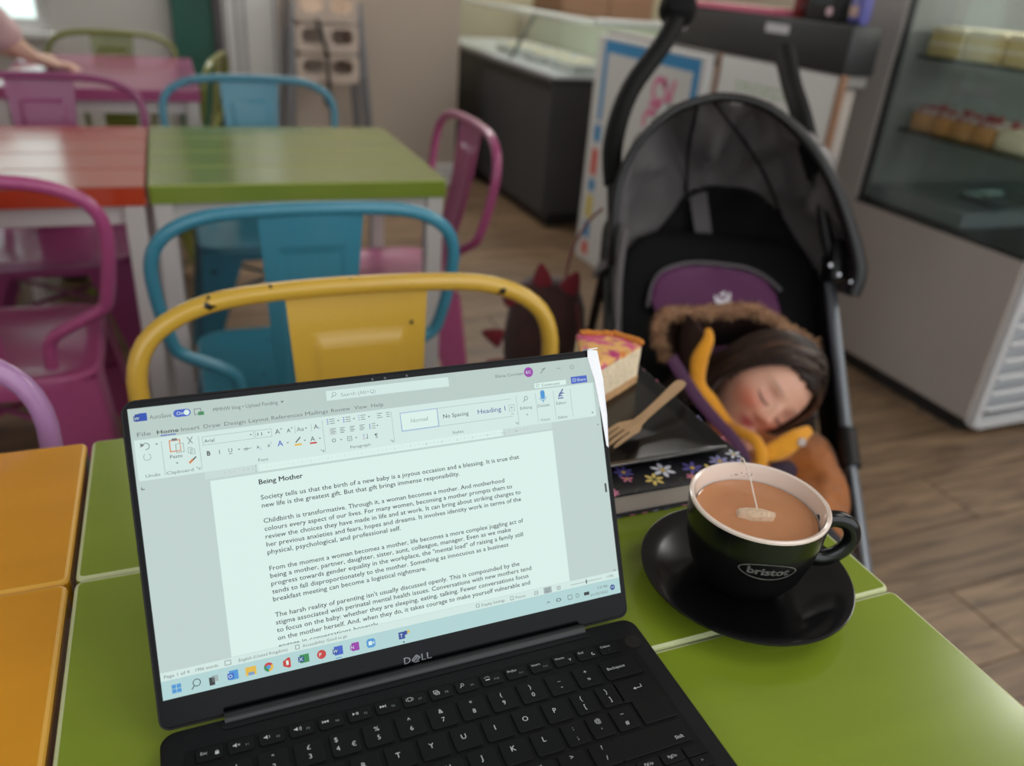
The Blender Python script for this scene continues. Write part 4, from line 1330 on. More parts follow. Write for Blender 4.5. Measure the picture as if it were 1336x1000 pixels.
for j in range(nv):
    v = j / (nv - 1)
    rw = []
    for i in range(nu):
        u = i / (nu - 1)
        p = ra[i].lerp(rb[i], v)
        out_ = (p - ctr).normalized()
        bulge = .035 * math.sin(PI * v) ** .8
        # folds fan out from the top of the rear hoop
        ph = (u - .36) * 26 / (.35 + v)
        fold = .012 * math.sin(ph + 1.2) * math.sin(PI * v) * min(1, 6 * u * (1 - u))
        fold += .034 * _noise.noise(Vector((u * 7, v * 3, 2.3))) * math.sin(PI * v)
        seam = -.012 * math.exp(-((u - .42) / .022) ** 2) * math.sin(PI * min(1, v * 1.1)) - .010 * math.exp(-((u - (.42 + .32 * v)) / .025) ** 2) * v * (1 - v) * 4
        for u0, u1, dep, wd_ in CREASE:
            uc = u1 + (u0 - u1) * v
            seam -= dep * math.exp(-((u - uc) / (wd_ * (1.25 - v))) ** 2) * math.sin(PI * (.12 + .8 * v))
        p = p + out_ * (bulge + fold + seam)
        rw.append(hb_.bm.verts.new(W(*p)))
    grid.append(rw)
for j in range(nv - 1):
    for i in range(nu - 1):
        hb_.bm.faces.new((grid[j][i], grid[j][i + 1], grid[j + 1][i + 1], grid[j + 1][i]))
hood = hb_.build('hood', FAB, push, angle=180)
sm_ = hood.modifiers.new('thick', 'SOLIDIFY')
sm_.thickness = .0018
hr = MB()
hr.tube([W(*p) for p in rim], [.007] * 4 + [.008] * 4 + [.010, .011, .012, .014, .013], 10, sub=5)
hr.build('hood_rim', mat('black_binding', (13, 13, 14), .4), hood)
hr = MB()
hr.tube([W(*(Vector(p) + Vector((0, .006, 0)))) for p in rear], .005, 8, sub=4)
hr.build('hood_rib', BFAB, hood)
hr = MB()
sk = [ra[30].lerp(rb[26], t) + (ra[30].lerp(rb[26], t) - ctr).normalized() * (.018 * math.sin(PI * t) - .004) for t in [k / 10 for k in range(11)]]
hr.tube([W(*p) for p in sk], .003, 8)
sk = [ra[33].lerp(rb[58], t) + (ra[33].lerp(rb[58], t) - ctr).normalized() * (.020 * math.sin(PI * t) - .004) for t in [k / 12 for k in range(13)]]
hr.tube([W(*p) for p in sk], .003, 8)
o = hr.build('hood_seam', BFAB, hood)
o['kind'] = 'stuff'
for p in ((.187, .018, .735), (.172, .01, .748), (.206, .03, .728)):
    MB().lathe([(0, .0022), (.003, .0018), (.0042, 0), (0, 0)], 14, M=Matrix.Translation(W(*p)) @ Matrix.Rotation(R(75), 4, 'X')).build('press_stud', mat('steel_stud', (170, 170, 172), .25, metal=1), hood)
# black back of the hood and seat
bkp = MB()
low = [(-.175 + .36 * i / (nu - 1), -.17 + .02 * math.sin(PI * i / (nu - 1)), .60 - .02 * math.sin(PI * i / (nu - 1))) for i in range(nu)]
bkp.loft([[W(*(rb[i] + Vector((0, -.004, 0)))) for i in range(nu)], [W(*(rb[i].lerp(Vector(low[i]), .5) + Vector((0, -.04, 0)))) for i in range(nu)], [W(*low[i]) for i in range(nu)]], closed=False)
o = bkp.build('hood_back', BFAB, push)
o.modifiers.new('thick', 'SOLIDIFY').thickness = .002
st_ = MB()
st_.loft([[W(-.040 + .028 * t, -.262 + .10 * t - .012, .790 - .11 * t), W(-.004 + .022 * t, -.262 + .10 * t - .012, .792 - .11 * t), W(-.004 + .022 * t, -.262 + .1 * t - .015, .792 - .11 * t), W(-.040 + .028 * t, -.262 + .1 * t - .015, .79 - .11 * t)] for t in (0, .33, .66, 1)], cap0=True, cap1=True)
st_.build('hood_strap', FAB, push, smooth=False)
# seat back, headrest, seat
def pad(name, outline, z_to_f, thick, M, n=26, bulge=.012):
    """upholstered panel: outline(s, z) rows, leaning so that f = z_to_f(z)"""
    b = MB()
    rows = []
    for z, s0, s1 in outline:
        rows.append([W(s0 + (s1 - s0) * k / n, z_to_f(z) + bulge * (1 - (2 * k / n - 1) ** 4) - .02 * (2 * k / n - 1) ** 2 * -1, z) for k in range(n + 1)])
    back = [[p + Vector((0, thick, 0)) for p in r] for r in rows]
    b.loft(rows, closed=False)
    b.loft(back, closed=False)
    V = b.bm.verts
    b.bm.verts.ensure_lookup_table()
    N = (n + 1)
    Rn = len(rows)
    F = lambda j, k: V[j * N + k]
    G = lambda j, k: V[Rn * N + j * N + k]
    for j in range(Rn - 1):
        for k in (0, n):
            b.bm.faces.new((F(j, k), F(j + 1, k), G(j + 1, k), G(j, k)))
    for k in range(n):
        for j in (0, Rn - 1):
            b.bm.faces.new((F(j, k), F(j, k + 1), G(j, k + 1), G(j, k)))
    return b.build(name, M, push, angle=60)
pad('backrest', [(.73, -.10, .14), (.715, -.14, .175), (.69, -.165, .19), (.60, -.18, .195), (.48, -.185, .19), (.38, -.185, .19)], lambda z: -.17 + (.73 - z) * 1.05 - .02, .012, BFAB)
hrest = pad('headrest', [(.690, -.035, .045), (.686, -.066, .076), (.676, -.094, .100), (.660, -.110, .116), (.636, -.112, .124), (.60, -.09, .122), (.52, -.06, .11)], lambda z: -.115 + (.69 - z) * .95, .010, PLUM)
rimp = [(-.118, -.040, .624), (-.112, -.066, .656), (-.096, -.090, .676), (-.066, -.104, .688), (-.03, -.108, .6955), (.02, -.106, .6965), (.06, -.104, .6945), (.095, -.09, .6855), (.124, -.068, .668)]
hr = MB()
hr.tube([W(*p) for p in rimp], .0035, 8, sub=4)
hr.build('piping', mat('grey_piping', (96, 90, 94), .6), hrest)
bird = Print(lambda x, y: W(.018 + x * 1.6 / 1000, -.0590 - y * 1.6 / 1000 * .95, .647 + y * 1.6 / 1000))
bird.poly('w', [(-9.5, 2.2), (-6, 1.2), (-2.5, -.8), (1.5, -1.6), (4.5, .2), (6, 3.4), (9.5, 6.4), (10, 2.2), (8.6, -2.4), (5.2, -6), (0, -7.6), (-4.6, -6.4), (-7.6, -3.6)])
bird.poly('w', [(-4, 2.6), (.5, 1.2), (3.2, 2.4), (4.6, 6.6), (.8, 5.6)])
bo = bird.build({'w': 'bird_emblem_print'}, {'w': mat('emblem_white', (236, 228, 234), .6)}, hrest)[0]
pad('seat', [(.44, -.18, .18), (.425, -.185, .185), (.41, -.185, .185), (.395, -.18, .18)], lambda z: .22 + (.44 - z) * 7.0, .03, BFAB)
for sx in (-1, 1):
    sw = MB()
    sw.loft([[W(sx * .195 + .006 * math.sin(k), f, z) for k, (f, z) in enumerate(r)] for r in (
        [(-.12, .70), (0, .655), (.12, .575), (.25, .50), (.36, .44)], [(-.17, .62), (-.03, .56), (.10, .47), (.24, .41), (.36, .40)])], closed=False)
    o = sw.build('side_panel', BFAB, push)
    o.modifiers.new('thick', 'SOLIDIFY').thickness = .004
hs = MB()
hs.tube([W(-.118, .285, .672), W(-.096, .29, .645), W(-.07, .30, .616), W(-.040, .302, .586), W(-.008, .302, .556), W(.012, .312, .53), W(.02, .34, .48)], .009, 10, sub=4, flat=.28, flatdir=(0, -1, .6))
hs.build('harness_strap', mat('dark_plum_webbing', (70, 26, 64), .7), push)
gs = MB()
gs.tube([W(-.186, .035, .79), W(-.186, .04, .70), W(-.178, .05, .62), W(-.17, .08, .54)], .016, 10, sub=4, flat=.5)
gs.build('side_strap', FAB, push)

# ------------------------------------------------------------------ sleeping child
r2 = Vector((0.9294651, -0.36208866, 0.0706146))
u2 = Vector((0.10652751, 0.4466922, 0.88832312))
bk3 = -Vector((0.35319472, 0.81814294, -0.45375722))
toL = Matrix.Rotation(-PRZ, 3, 'Z')
lx, ly, lz = toL @ r2, toL @ u2, toL @ bk3       # picture right, up, toward the viewer, in pushchair axes
U = (.4578 * lx + .2943 * ly + .15 * lz).normalized()
Dn = (.47 * lx - .88 * ly).normalized()
N_ = (.6323 * lz + .2551 * Dn + .1077 * lx)
N_ = (N_ - U * N_.dot(U)).normalized()
X_ = N_.cross(U).normalized()
HC = W(.0625, .16, .5818)
HM = Matrix(((X_.x, N_.x, U.x, HC.x), (X_.y, N_.y, U.y, HC.y), (X_.z, N_.z, U.z, HC.z), (0, 0, 0, 1)))
kid = thing('person', 'child asleep in the pushchair with brown hair and an orange fur-hooded coat', 'person', PC, PRZ)
g2 = lambda a, b_, sa, sb: math.exp(-(a / sa) ** 2 - (b_ / sb) ** 2)
def face_off(x, z):
    d = 0
    d += .0165 * g2(x, z + .026, .0085, .0085) + .008 * g2(x, z + .014, .0065, .013) + .004 * g2(x, z + .002, .006, .012)
    for s in (-1, 1):
        d += .0055 * g2(x - s * .0085, z + .029, .0048, .005)
        d -= .0070 * g2(x - s * .027, z + .001, .013, .010)
        d += .0050 * g2(x - s * .028, z + .006, .0115, .0065)
        d += .0070 * g2(x - s * .035, z + .030, .020, .018)
        d += .0028 * g2(x - s * .028, z - .016, .018, .006)
        d -= .0030 * g2(x - s * .0045, z + .0365, .0028, .002)
    d += .0048 * g2(x, z + .0475, .0130, .0040) + .0052 * g2(x, z + .0560, .0115, .0042) - .0035 * g2(x, z + .0517, .017, .0018)
    d += .0060 * g2(x, z + .073, .014, .011)
    return d
hbm = bmesh.new()
bmesh.ops.create_icosphere(hbm, subdivisions=6, radius=1)
for v in hbm.verts:
    n = v.co.copy()
    x, y, z = n.x * .0665, n.y * (.080 if n.y < 0 else .070), n.z * .091
    if z < -.02:
        t = min(1, (-.02 - z) / .07)
        x *= 1 - .30 * t
        if y > 0:
            y *= 1 - .02 * t
        else:
            y *= 1 - .35 * t
    if n.y > .1:
        w = min(1, (n.y - .1) / .35)
        y += face_off(x, z) * w
    for s in (-1, 1):
        e = g2(y + .008, z + .012, .009, .017) * (1 if n.x * s > .7 else 0)
        x += s * .012 * e
    v.co = HM @ Vector((x, y, z))
def capsules(joints, edges, n=16):
    """closed tapered limbs, one per bone; a voxel union turns them into one body"""
    q = MB()
    rad = lambda r: (r[0] + r[1]) / 2 if isinstance(r, tuple) else r
    for a, b_ in edges:
        (p, r0), (p2, r1) = joints[a], joints[b_]
        p, p2, r0, r1 = Vector(p), Vector(p2), rad(r0), rad(r1)
        L_ = (p2 - p).length
        prof = [(r0 * math.sin(R(t)), -r0 * math.cos(R(t))) for t in (0, 30, 60, 90)] + [(r1 * math.sin(R(t)), L_ - r1 * math.cos(R(t))) for t in (90, 120, 150, 180)]
        prof[0] = (0, prof[0][1])
        prof[-1] = (0, prof[-1][1])
        q.lathe(prof, n, M=Matrix.Translation(p) @ (p2 - p).to_track_quat('Z', 'Y').to_matrix().to_4x4())
    bmesh.ops.recalc_face_normals(q.bm, faces=q.bm.faces)
    return q.bm
def clothes(name, joints, edges, infl, M, parent, voxel=.005, wrinkle=.004, freq=28, n=18):
    J_ = [(p, ((r[0] + r[1]) / 2 if isinstance(r, tuple) else r) + infl) for p, r in joints]
    b = capsules(J_, edges, n)
    me = bpy.data.meshes.new(name)
    b.to_mesh(me)
    b.free()
    o = bpy.data.objects.new(name, me)
    COL.objects.link(o)
    md = o.modifiers.new('r', 'REMESH')
    md.mode = 'VOXEL'
    md.voxel_size = voxel
    sm = o.modifiers.new('s', 'SMOOTH')
    sm.iterations = 6
    dg = bpy.context.evaluated_depsgraph_get()
    m2 = bpy.data.meshes.new_from_object(o.evaluated_get(dg))
    bpy.data.objects.remove(o)
    bpy.data.meshes.remove(me)
    keep_largest(m2)
    for v in m2.vertices:
        v.co += Vector(_noise.noise_vector(v.co * freq)) * wrinkle + v.normal * wrinkle * _noise.noise(v.co * freq * 2.3)
    return link(name, m2, M, parent)
def fix_normals(me):
    b = bmesh.new()
    b.from_mesh(me)
    bmesh.ops.recalc_face_normals(b, faces=b.faces)
    b.to_mesh(me)
    b.free()
def keep_largest(me):
    b = bmesh.new()
    b.from_mesh(me)
    seen, best = set(), []
    for v0 in b.verts:
        if v0 in seen:
            continue
        stack, comp = [v0], []
        seen.add(v0)
        while stack:
            v = stack.pop()
            comp.append(v)
            for e in v.link_edges:
                w = e.other_vert(v)
                if w not in seen:
                    seen.add(w)
                    stack.append(w)
        if len(comp) > len(best):
            best = comp
    keep = set(best)
    bmesh.ops.delete(b, geom=[v for v in b.verts if v not in keep], context='VERTS')
    b.to_mesh(me)
    b.free()
# body under the coat, grown from a skeleton
def skin(joints, edges, root=0, levels=1):
    me = bpy.data.meshes.new('sk')
    me.from_pydata([tuple(p) for p, r in joints], edges, [])
    o = bpy.data.objects.new('sk', me)
    COL.objects.link(o)
    md = o.modifiers.new('s', 'SKIN')
    md.use_smooth_shade = True
    for i, (p, r) in enumerate(joints):
        r = r if isinstance(r, tuple) else (r, r)
        me.skin_vertices[0].data[i].radius = r
        me.skin_vertices[0].data[i].use_root = (i == root)
    if levels:
        o.modifiers.new('b', 'SUBSURF').levels = levels
    dg = bpy.context.evaluated_depsgraph_get()
    b = bmesh.new()
    m2 = bpy.data.meshes.new_from_object(o.evaluated_get(dg))
    b.from_mesh(m2)
    bpy.data.objects.remove(o)
    bpy.data.meshes.remove(me)
    bpy.data.meshes.remove(m2)
    return b
neckb = HM @ Vector((0, -.02, -.060))
J = [(W(.02, .36, .43), (.075, .055)), (W(.025, .30, .45), (.07, .05)), (W(.03, .245, .47), (.068, .045)), (W(.03, .20, .50), (.04, .035)), (neckb, .034), (HM @ Vector((0, -.01, -.02)), .04),
     (W(-.04, .225, .475), .034), (W(-.10, .25, .515), .028), (W(-.095, .36, .485), .022), (W(-.045, .42, .47), .018),
     (W(.09, .22, .455), .034), (W(.135, .27, .45), .028), (W(.115, .39, .447), .022), (W(.085, .45, .465), .018),
     (W(-.03, .37, .445), .052), (W(-.06, .50, .47), .042), (W(-.07, .57, .37), .034), (W(-.07, .60, .28), .026), (W(-.07, .67, .262), .022),
     (W(.07, .38, .445), .052), (W(.09, .50, .47), .042), (W(.09, .57, .37), .034), (W(.09, .60, .28), .026), (W(.09, .67, .262), .022)]
E_ = [(0, 1), (1, 2), (2, 3), (3, 4), (4, 5), (3, 6), (6, 7), (7, 8), (8, 9), (3, 10), (10, 11), (11, 12), (12, 13), (0, 14), (14, 15), (15, 16), (16, 17), (17, 18), (0, 19), (19, 20), (20, 21), (21, 22), (22, 23)]
body = bmesh.new()
def merge(dst, src):
    mp = {v: dst.verts.new(v.co) for v in src.verts}
    for f in src.faces:
        try:
            dst.faces.new([mp[v] for v in f.verts])
        except ValueError:
            pass
    src.free()
merge(body, hbm)
merge(body, capsules(J, E_))
for hand, wrist, d, sd in ((1, W(-.045, .42, .47), Vector((.75, -.62, -.15)), Vector((.5, .6, -.6))), (-1, W(.085, .45, .465), Vector((-.75, -.6, -.15)), Vector((-.5, .6, -.6)))):
    d.normalize()
    sd = (sd - d * sd.dot(d)).normalized()
    dn = d.cross(sd) * hand
    if dn.z > 0:
        dn = -dn
    pj = [(wrist, .014), (wrist + d * .022, (.020, .011))]
    pe = [(0, 1)]
    for q, L in ((-1.5, .030), (-.5, .034), (.5, .033), (1.5, .026)):
        b0 = wrist + d * .034 + sd * q * .0085
        i = len(pj)
        pj += [(b0, .0062), (b0 + d * L * .5 + dn * .003, .0058), (b0 + d * L * .85 + dn * .012, .0052)]
        pe += [(1, i), (i, i + 1), (i + 1, i + 2)]
    i = len(pj)
    pj += [(wrist + d * .018 - sd * .02, .0068), (wrist + d * .034 - sd * .027 + dn * .006, .006)]
    pe += [(1, i), (i, i + 1)]
    merge(body, capsules(pj, pe, 10))
me = bpy.data.meshes.new('body')
body.to_mesh(me)
body.free()
bo_ = bpy.data.objects.new('body', me)
COL.objects.link(bo_)
fix_normals(me)
rm = bo_.modifiers.new('r', 'REMESH')
rm.mode = 'VOXEL'
rm.voxel_size = .0031
dg = bpy.context.evaluated_depsgraph_get()
me2 = bpy.data.meshes.new_from_object(bo_.evaluated_get(dg))
bpy.data.objects.remove(bo_)
bpy.data.meshes.remove(me)
keep_largest(me2)
ca = me2.color_attributes.new('Col', 'FLOAT_COLOR', 'POINT')
inv = HM.inverted()
base_c, lip, rosy, lidc, brow = [Vector(lin(*c)[:3]) for c in ((226, 172, 146), (186, 84, 92), (222, 116, 92), (196, 132, 112), (120, 84, 66))]
cols = []
for v in me2.vertices:
    p = inv @ v.co
    c = base_c.copy()
    if p.y > .03 and abs(p.x) < .07 and abs(p.z) < .1:
        for s in (-1, 1):
            c = c.lerp(rosy, .75 * g2(p.x - s * .036, p.z + .030, .018, .016))
            c = c.lerp(lidc, .7 * g2(p.x - s * .028, p.z + .004, .013, .008))
            bx = p.x - s * .028
            c = c.lerp(brow, .55 * g2(bx, p.z - (.0175 - (bx * 6) ** 2 * .1), .016, .0032))
        c = c.lerp(rosy, .55 * g2(p.x, p.z + .028, .010, .009))
        c = c.lerp(lip, .95 * min(1, 1.3 * g2(p.x, p.z + .0517, .0145, .0075)))
    cols += [c.x, c.y, c.z, 1]
ca.data.foreach_set('color', cols)
SKIN_M = bpy.data.materials.new('child_skin')
SKIN_M.use_nodes = True
n, L = SKIN_M.node_tree.nodes, SKIN_M.node_tree.links
at = n.new('ShaderNodeAttribute')
at.attribute_name = 'Col'
L.new(at.outputs['Color'], n['Principled BSDF'].inputs['Base Color'])
n['Principled BSDF'].inputs['Roughness'].default_value = .48
n['Principled BSDF'].inputs['Subsurface Weight'].default_value = .15
n['Principled BSDF'].inputs['Subsurface Radius'].default_value = (.01, .004, .002)
bodyo = link('body', me2, SKIN_M, kid)
# closed eyes: lash lines that follow the lids
def on_face(x, z, lift=.0006):
    nz = z / .091
    nx = x / .0665
    ny = math.sqrt(max(0, 1 - nx * nx - nz * nz))
    return HM @ Vector((x, ny * .070 + face_off(x, z) + lift, z))
for s in (-1, 1):
    e = MB()
    e.tube([on_face(s * .028 + a, -.0095 - .0030 * (1 - (a / .0135) ** 2), .0010) for a in (-.0135, -.009, -.0045, 0, .0045, .009, .0135)], [.0006, .0010, .0012, .0013, .0012, .0010, .0005], 6, sub=2)
    e.build('eyelashes', mat('dark_lashes', (54, 34, 28), .7), kid)
# hair: a cap over the skull and long loose locks falling past the ear
HAIR = mat('brown_hair', (40, 25, 18), .5, var=.5, vscale=14, stretch=(1, 1, 1), spec=.4)
HAIR2 = mat('brown_hair_light', (74, 50, 36), .45, var=.3, vscale=14)
hc = MB()
bmh = bmesh.new()
bmesh.ops.create_icosphere(bmh, subdivisions=5, radius=1)
kill = []
for v in bmh.verts:
    nrm = v.co.copy()
    x, y, z = nrm.x * .0665, nrm.y * (.080 if nrm.y < 0 else .070), nrm.z * .091
    hl = .050 - .55 * max(0, abs(x) - .025)          # hairline height on the brow
    keep = (z > hl) if y > .022 else (z > -.065 + .5 * max(0, y + .03))
    if not keep:
        kill.append(v)
    k = .0085 + .0035 * _noise.noise(Vector((x, y, z)) * 60) + .003 * _noise.noise(Vector((x * 20, y * 20, z * 130)))
    v.co = HM @ (Vector((x, y, z)) + nrm * k)
bmesh.ops.delete(bmh, geom=kill, context='VERTS')
hc.add(bmh)
o = hc.build('hair_cap', HAIR, kid, angle=180)
o.modifiers.new('thick', 'SOLIDIFY').thickness = .006
def scalp(x, y, z):
    q = Vector((x / .0665, y / (.080 if y < 0 else .070), z / .091)).normalized()
    return Vector((q.x * .0665, q.y * (.080 if q.y < 0 else .070), q.z * .091)) + q * .012
lk, lk2 = MB(), MB()
random.seed(11)
for i in range(150):
    t = random.random()
    side = 1 if i < 110 else -1
    a0 = scalp(.004 * side + random.uniform(-.012, .012), .048 - .11 * t, .07)
    a1 = scalp(side * .045, .046 - .10 * t + random.uniform(-.006, .006), .055)
    a2 = scalp(side * .066, .036 - .085 * t + random.uniform(-.006, .006), .012)
    a3 = scalp(side * .066, .026 - .075 * t, -.035) + Vector((side * .004, 0, 0))
    dx, dz = random.uniform(.0, .022), random.uniform(0, .05)
    a4 = Vector((side * (.060 + dx * .6), .030 - .09 * t + random.uniform(-.01, .01), -.075 - dz * .4))
    a5 = Vector((side * (.056 + dx + random.uniform(-.01, .01)), .026 - .08 * t + random.uniform(-.015, .015), -.100 - dz))
    (lk if random.random() < .72 else lk2).tube([HM @ p for p in (a0, a1, a2, a3, a4, a5)], [.0022, .0042, .0046, .0042, .0034, .0008], 6, sub=3)
for i in range(46):                                    # curls over the crown and behind, towards the pushchair tube
    t = random.random()
    a0 = scalp(random.uniform(-.04, .03), .02 - .05 * t, .085)
    a1 = scalp(-.05, .01 - .04 * t, .06) + Vector((0, 0, .004))
    a2 = Vector((-.072 - .012 * random.random(), .02 - .06 * t, .03 + .02 * random.random()))
    a3 = Vector((-.086 - .02 * random.random(), .03 - .06 * t, .012 + .03 * random.random()))
    a4 = Vector((-.080 - .02 * random.random(), .04 - .05 * t, -.01 + .03 * random.random()))
    (lk if random.random() < .7 else lk2).tube([HM @ p for p in (a0, a1, a2, a3, a4)], [.002, .0042, .0042, .0036, .0008], 6, sub=3)
for q, M_, nm in ((lk, HAIR, 'hair_locks'), (lk2, HAIR2, 'hair_locks')):
    o = q.build(nm, M_, kid)
    o['kind'] = 'stuff'
# coat: quilted body and sleeves, grown from the same skeleton
COAT = mat('burnt_orange_coat', (146, 80, 10), .65, var=.35, vscale=16, bump=.6, bscale=60, sheen=.2)
COATD = mat('dark_trousers', (38, 34, 44), .8)
LINING = mat('mustard_fleece', (226, 152, 22), .85, sheen=.4, bump=.4, bscale=300, var=.06, vscale=60)
JB = [(p, r) for p, r in J]
JB[2] = (JB[2][0] + Vector((0, 0, -.016)), .048)
JB[3] = (JB[3][0] + Vector((0, 0, -.016)), .034)
JB[4] = (J[3][0].lerp(J[4][0], .62), .027)
SH = len(JB)
JB += [(W(.095, .22, .448), .044), (W(.138, .20, .462), .044), (W(.148, .28, .448), .036)]
clothes('coat', JB, [(0, 1), (1, 2), (2, 3), (3, 4), (3, 6), (6, 7), (7, 8), (2, SH), (SH, SH + 1), (SH + 1, SH + 2), (SH + 2, 12), (11, 12), (10, 11), (3, 10), (8, 9)], .016, COAT, kid, .005, .0028, 22)
clothes('trousers', J, [(0, 14), (14, 15), (15, 16), (16, 17), (0, 19), (19, 20), (20, 21), (21, 22), (14, 19)], .012, COATD, kid, .005, .003, 24)
q = MB()
q.tube([W(*p) for p in ((.048, .306, .498), (.062, .306, .500), (.080, .300, .505), (.094, .288, .512))], [.012, .021, .020, .010], 12, sub=4, flat=.6, flatdir=(0, -1, .5))
q.build('inner_lining', mat('dark_plum_lining', (40, 20, 42), .8), kid)
for s in (-.072, .092):
    q = MB()
    q.tube([W(s, .585, .285), W(s, .61, .262), W(s, .66, .256), W(s, .70, .254)], [.030, .033, .031, .018], 14, sub=3)
    q.build('boot', mat('brown_boot', (84, 58, 44), .6), kid)
# coat hood lying open behind the head, lined and trimmed with fur
hd = MB()
arc = [(-.10, .12, .600), (-.118, .115, .640), (-.108, .10, .668), (-.066, .085, .668), (-.018, .08, .674), (.032, .08, .682), (.066, .085, .672), (.10, .09, .655), (.150, .08, .630), (.185, .07, .59)]
arc_r = resample(arc, 40)
inn = [p.lerp(Vector((.05, .06, .54)), .55) + Vector((0, -.05, -.01)) for p in arc_r]
mid = [p.lerp(Vector((.05, .06, .54)), .25) + Vector((0, -.035, 0)) for p in arc_r]
hd.loft([[W(*p) for p in arc_r], [W(*p) for p in mid], [W(*p) for p in inn]], closed=False)
o = hd.build('coat_hood', mat('brown_hood_lining', (58, 34, 26), .9, bump=.4, bscale=200), kid)
o.modifiers.new('thick', 'SOLIDIFY').thickness = .006
fur, fur2 = MB(), MB()
arc2 = resample(arc[:9], 260)
for p in arc2:
    for _ in range(14):
        d = Vector((random.gauss(0, 1), random.gauss(.5, .8), random.gauss(.1, 1))).normalized()
        b0 = Vector(p) + Vector((random.gauss(0, .004), random.gauss(0, .004), random.gauss(0, .004)))
        L_ = random.uniform(.006, .014)
        (fur if random.random() < .6 else fur2).tube([W(*b0), W(*(b0 + d * L_ * .6 + Vector((.002, 0, 0)))), W(*(b0 + d * L_ + Vector((.004, 0, -.003))))], [.0010, .0008, .0002], 3, cap=False)
for q, M_ in ((fur, mat('tan_fur', (200, 158, 120), .9, var=.3, vscale=60)), (fur2, mat('dark_fur', (140, 102, 76), .9, var=.3, vscale=60))):
    o = q.build('fur_trim', M_, kid, fix=False)
    o['kind'] = 'stuff'
core = MB()
core.tube([W(*p) for p in arc[:9]], [.006, .009, .011, .011, .011, .011, .010, .009, .006], 10, sub=5)
core.build('fur_roll', MATS['dark_fur'], kid)
fl = MB()
edge_ = resample([(-.055, .208, .676), (-.063, .217, .643), (-.057, .221, .604), (-.036, .225, .579), (-.006, .230, .549)], 24)
fl.loft([[W(*p) for p in edge_], [W(*(p + Vector((-.012, -.05, .004)))) for p in edge_], [W(*(p + Vector((-.016, -.11, -.006)))) for p in edge_], [W(*(p + Vector((.01, -.16, -.02)))) for p in edge_]], closed=False)
o = fl.build('hood_side', MATS['brown_hood_lining'], kid)
o.modifiers.new('thick', 'SOLIDIFY').thickness = .006
# mustard hood edge and collar
yl = MB()
yl.tube([W(*p) for p in ((-.056, .205, .690), (-.054, .215, .677), (-.063, .222, .643), (-.057, .226, .604), (-.036, .23, .579), (-.006, .235, .549), (.006, .262, .550), (.028, .288, .550), (.037, .302, .537), (.039, .312, .515), (.040, .318, .489))],
        [.004, .0085, .0135, .0105, .0125, .0085, .0088, .0088, .0092, .0092, .008], 12, sub=5, flat=.5, flatdir=(0, -1, .5))
yl.build('hood_edge', LINING, kid)
yl = MB()
yl.tube([W(*p) for p in ((.044, .288, .524), (.062, .282, .529), (.080, .275, .538), (.098, .266, .549), (.120, .25, .556))], [.010, .0155, .0165, .0145, .007], 12, sub=5, flat=.5, flatdir=(0, -1, .5))
yl.build('collar', LINING, kid)
MB().lathe([(0, .003), (.006, .002), (.007, -.001), (0, -.002)], 14, M=Matrix.Translation(W(.102, .277, .548)) @ Matrix.Rotation(R(65), 4, 'X')).build('snap_button', mat('pale_snap', (186, 172, 164), .3), kid)

# ------------------------------------------------------------------ backpack with red spikes
bp_ = thing('backpack', 'dark brown toddler backpack with red felt spikes hanging beside the pushchair', 'backpack', (.660, 1.380, .40), R(-32))
q = MB()
def bring(z, w, d):
    return [(x, y_, z) for x, y_ in rrect(w, d, min(w, d) * .42, 6)]
q.loft([bring(0, .10, .06), bring(.008, .14, .085), bring(.05, .165, .105), (bring(.11, .165, .105)), bring(.165, .150, .095), bring(.20, .12, .075), bring(.215, .07, .045)], cap0=True, cap1=True)
BRN = mat('dark_brown_plush', (66, 38, 34), .9, sheen=.3, bump=.4, bscale=250, var=.2, vscale=20)
q.build('bag', BRN, bp_, angle=180)
RED = mat('red_felt', (120, 20, 36), .85, sheen=.3)
for (x, y_, z, ax_) in ((-.075, -.03, .02, -80), (-.088, -.03, .085, -75), (-.066, -.03, .172, -38), (-.012, -.02, .214, -8), (.042, -.02, .208, 20)):
    q = MB()
    M = Matrix.Translation((x, y_, z)) @ Matrix.Rotation(R(ax_), 4, 'Y') @ Matrix.Scale(.6, 4, (0, 1, 0))
    q.lathe([(.0, -.008), (.020, -.006), (.021, .004), (.014, .022), (.006, .036), (0, .040)], 16, M=M)
    q.build('spike', RED, bp_)
q = MB()
q.tube([(.03, .01, .21), (.035, .02, .27), (.06, .03, .33), (.085, .03, .36)], .007, 8, sub=4, flat=.4)
q.build('hanging_loop', RED, bp_)
q = MB()
q.tube([(.062, -.05, .19), (.074, -.062, .14), (.074, -.062, .08), (.058, -.05, .03)], .006, 8, sub=4, flat=.5)
q.build('red_strap', RED, bp_)
# ------------------------------------------------------------------ the shop side
STEELG = mat('grey_laminate', (168, 160, 154), .5, var=.04, vscale=3)
BLACKP = mat('black_panel', (30, 30, 31), .45)
WHITEM = mat('white_metal', (214, 216, 218), .4)
CLEAR = glass('clear_glass', (248, 251, 250))
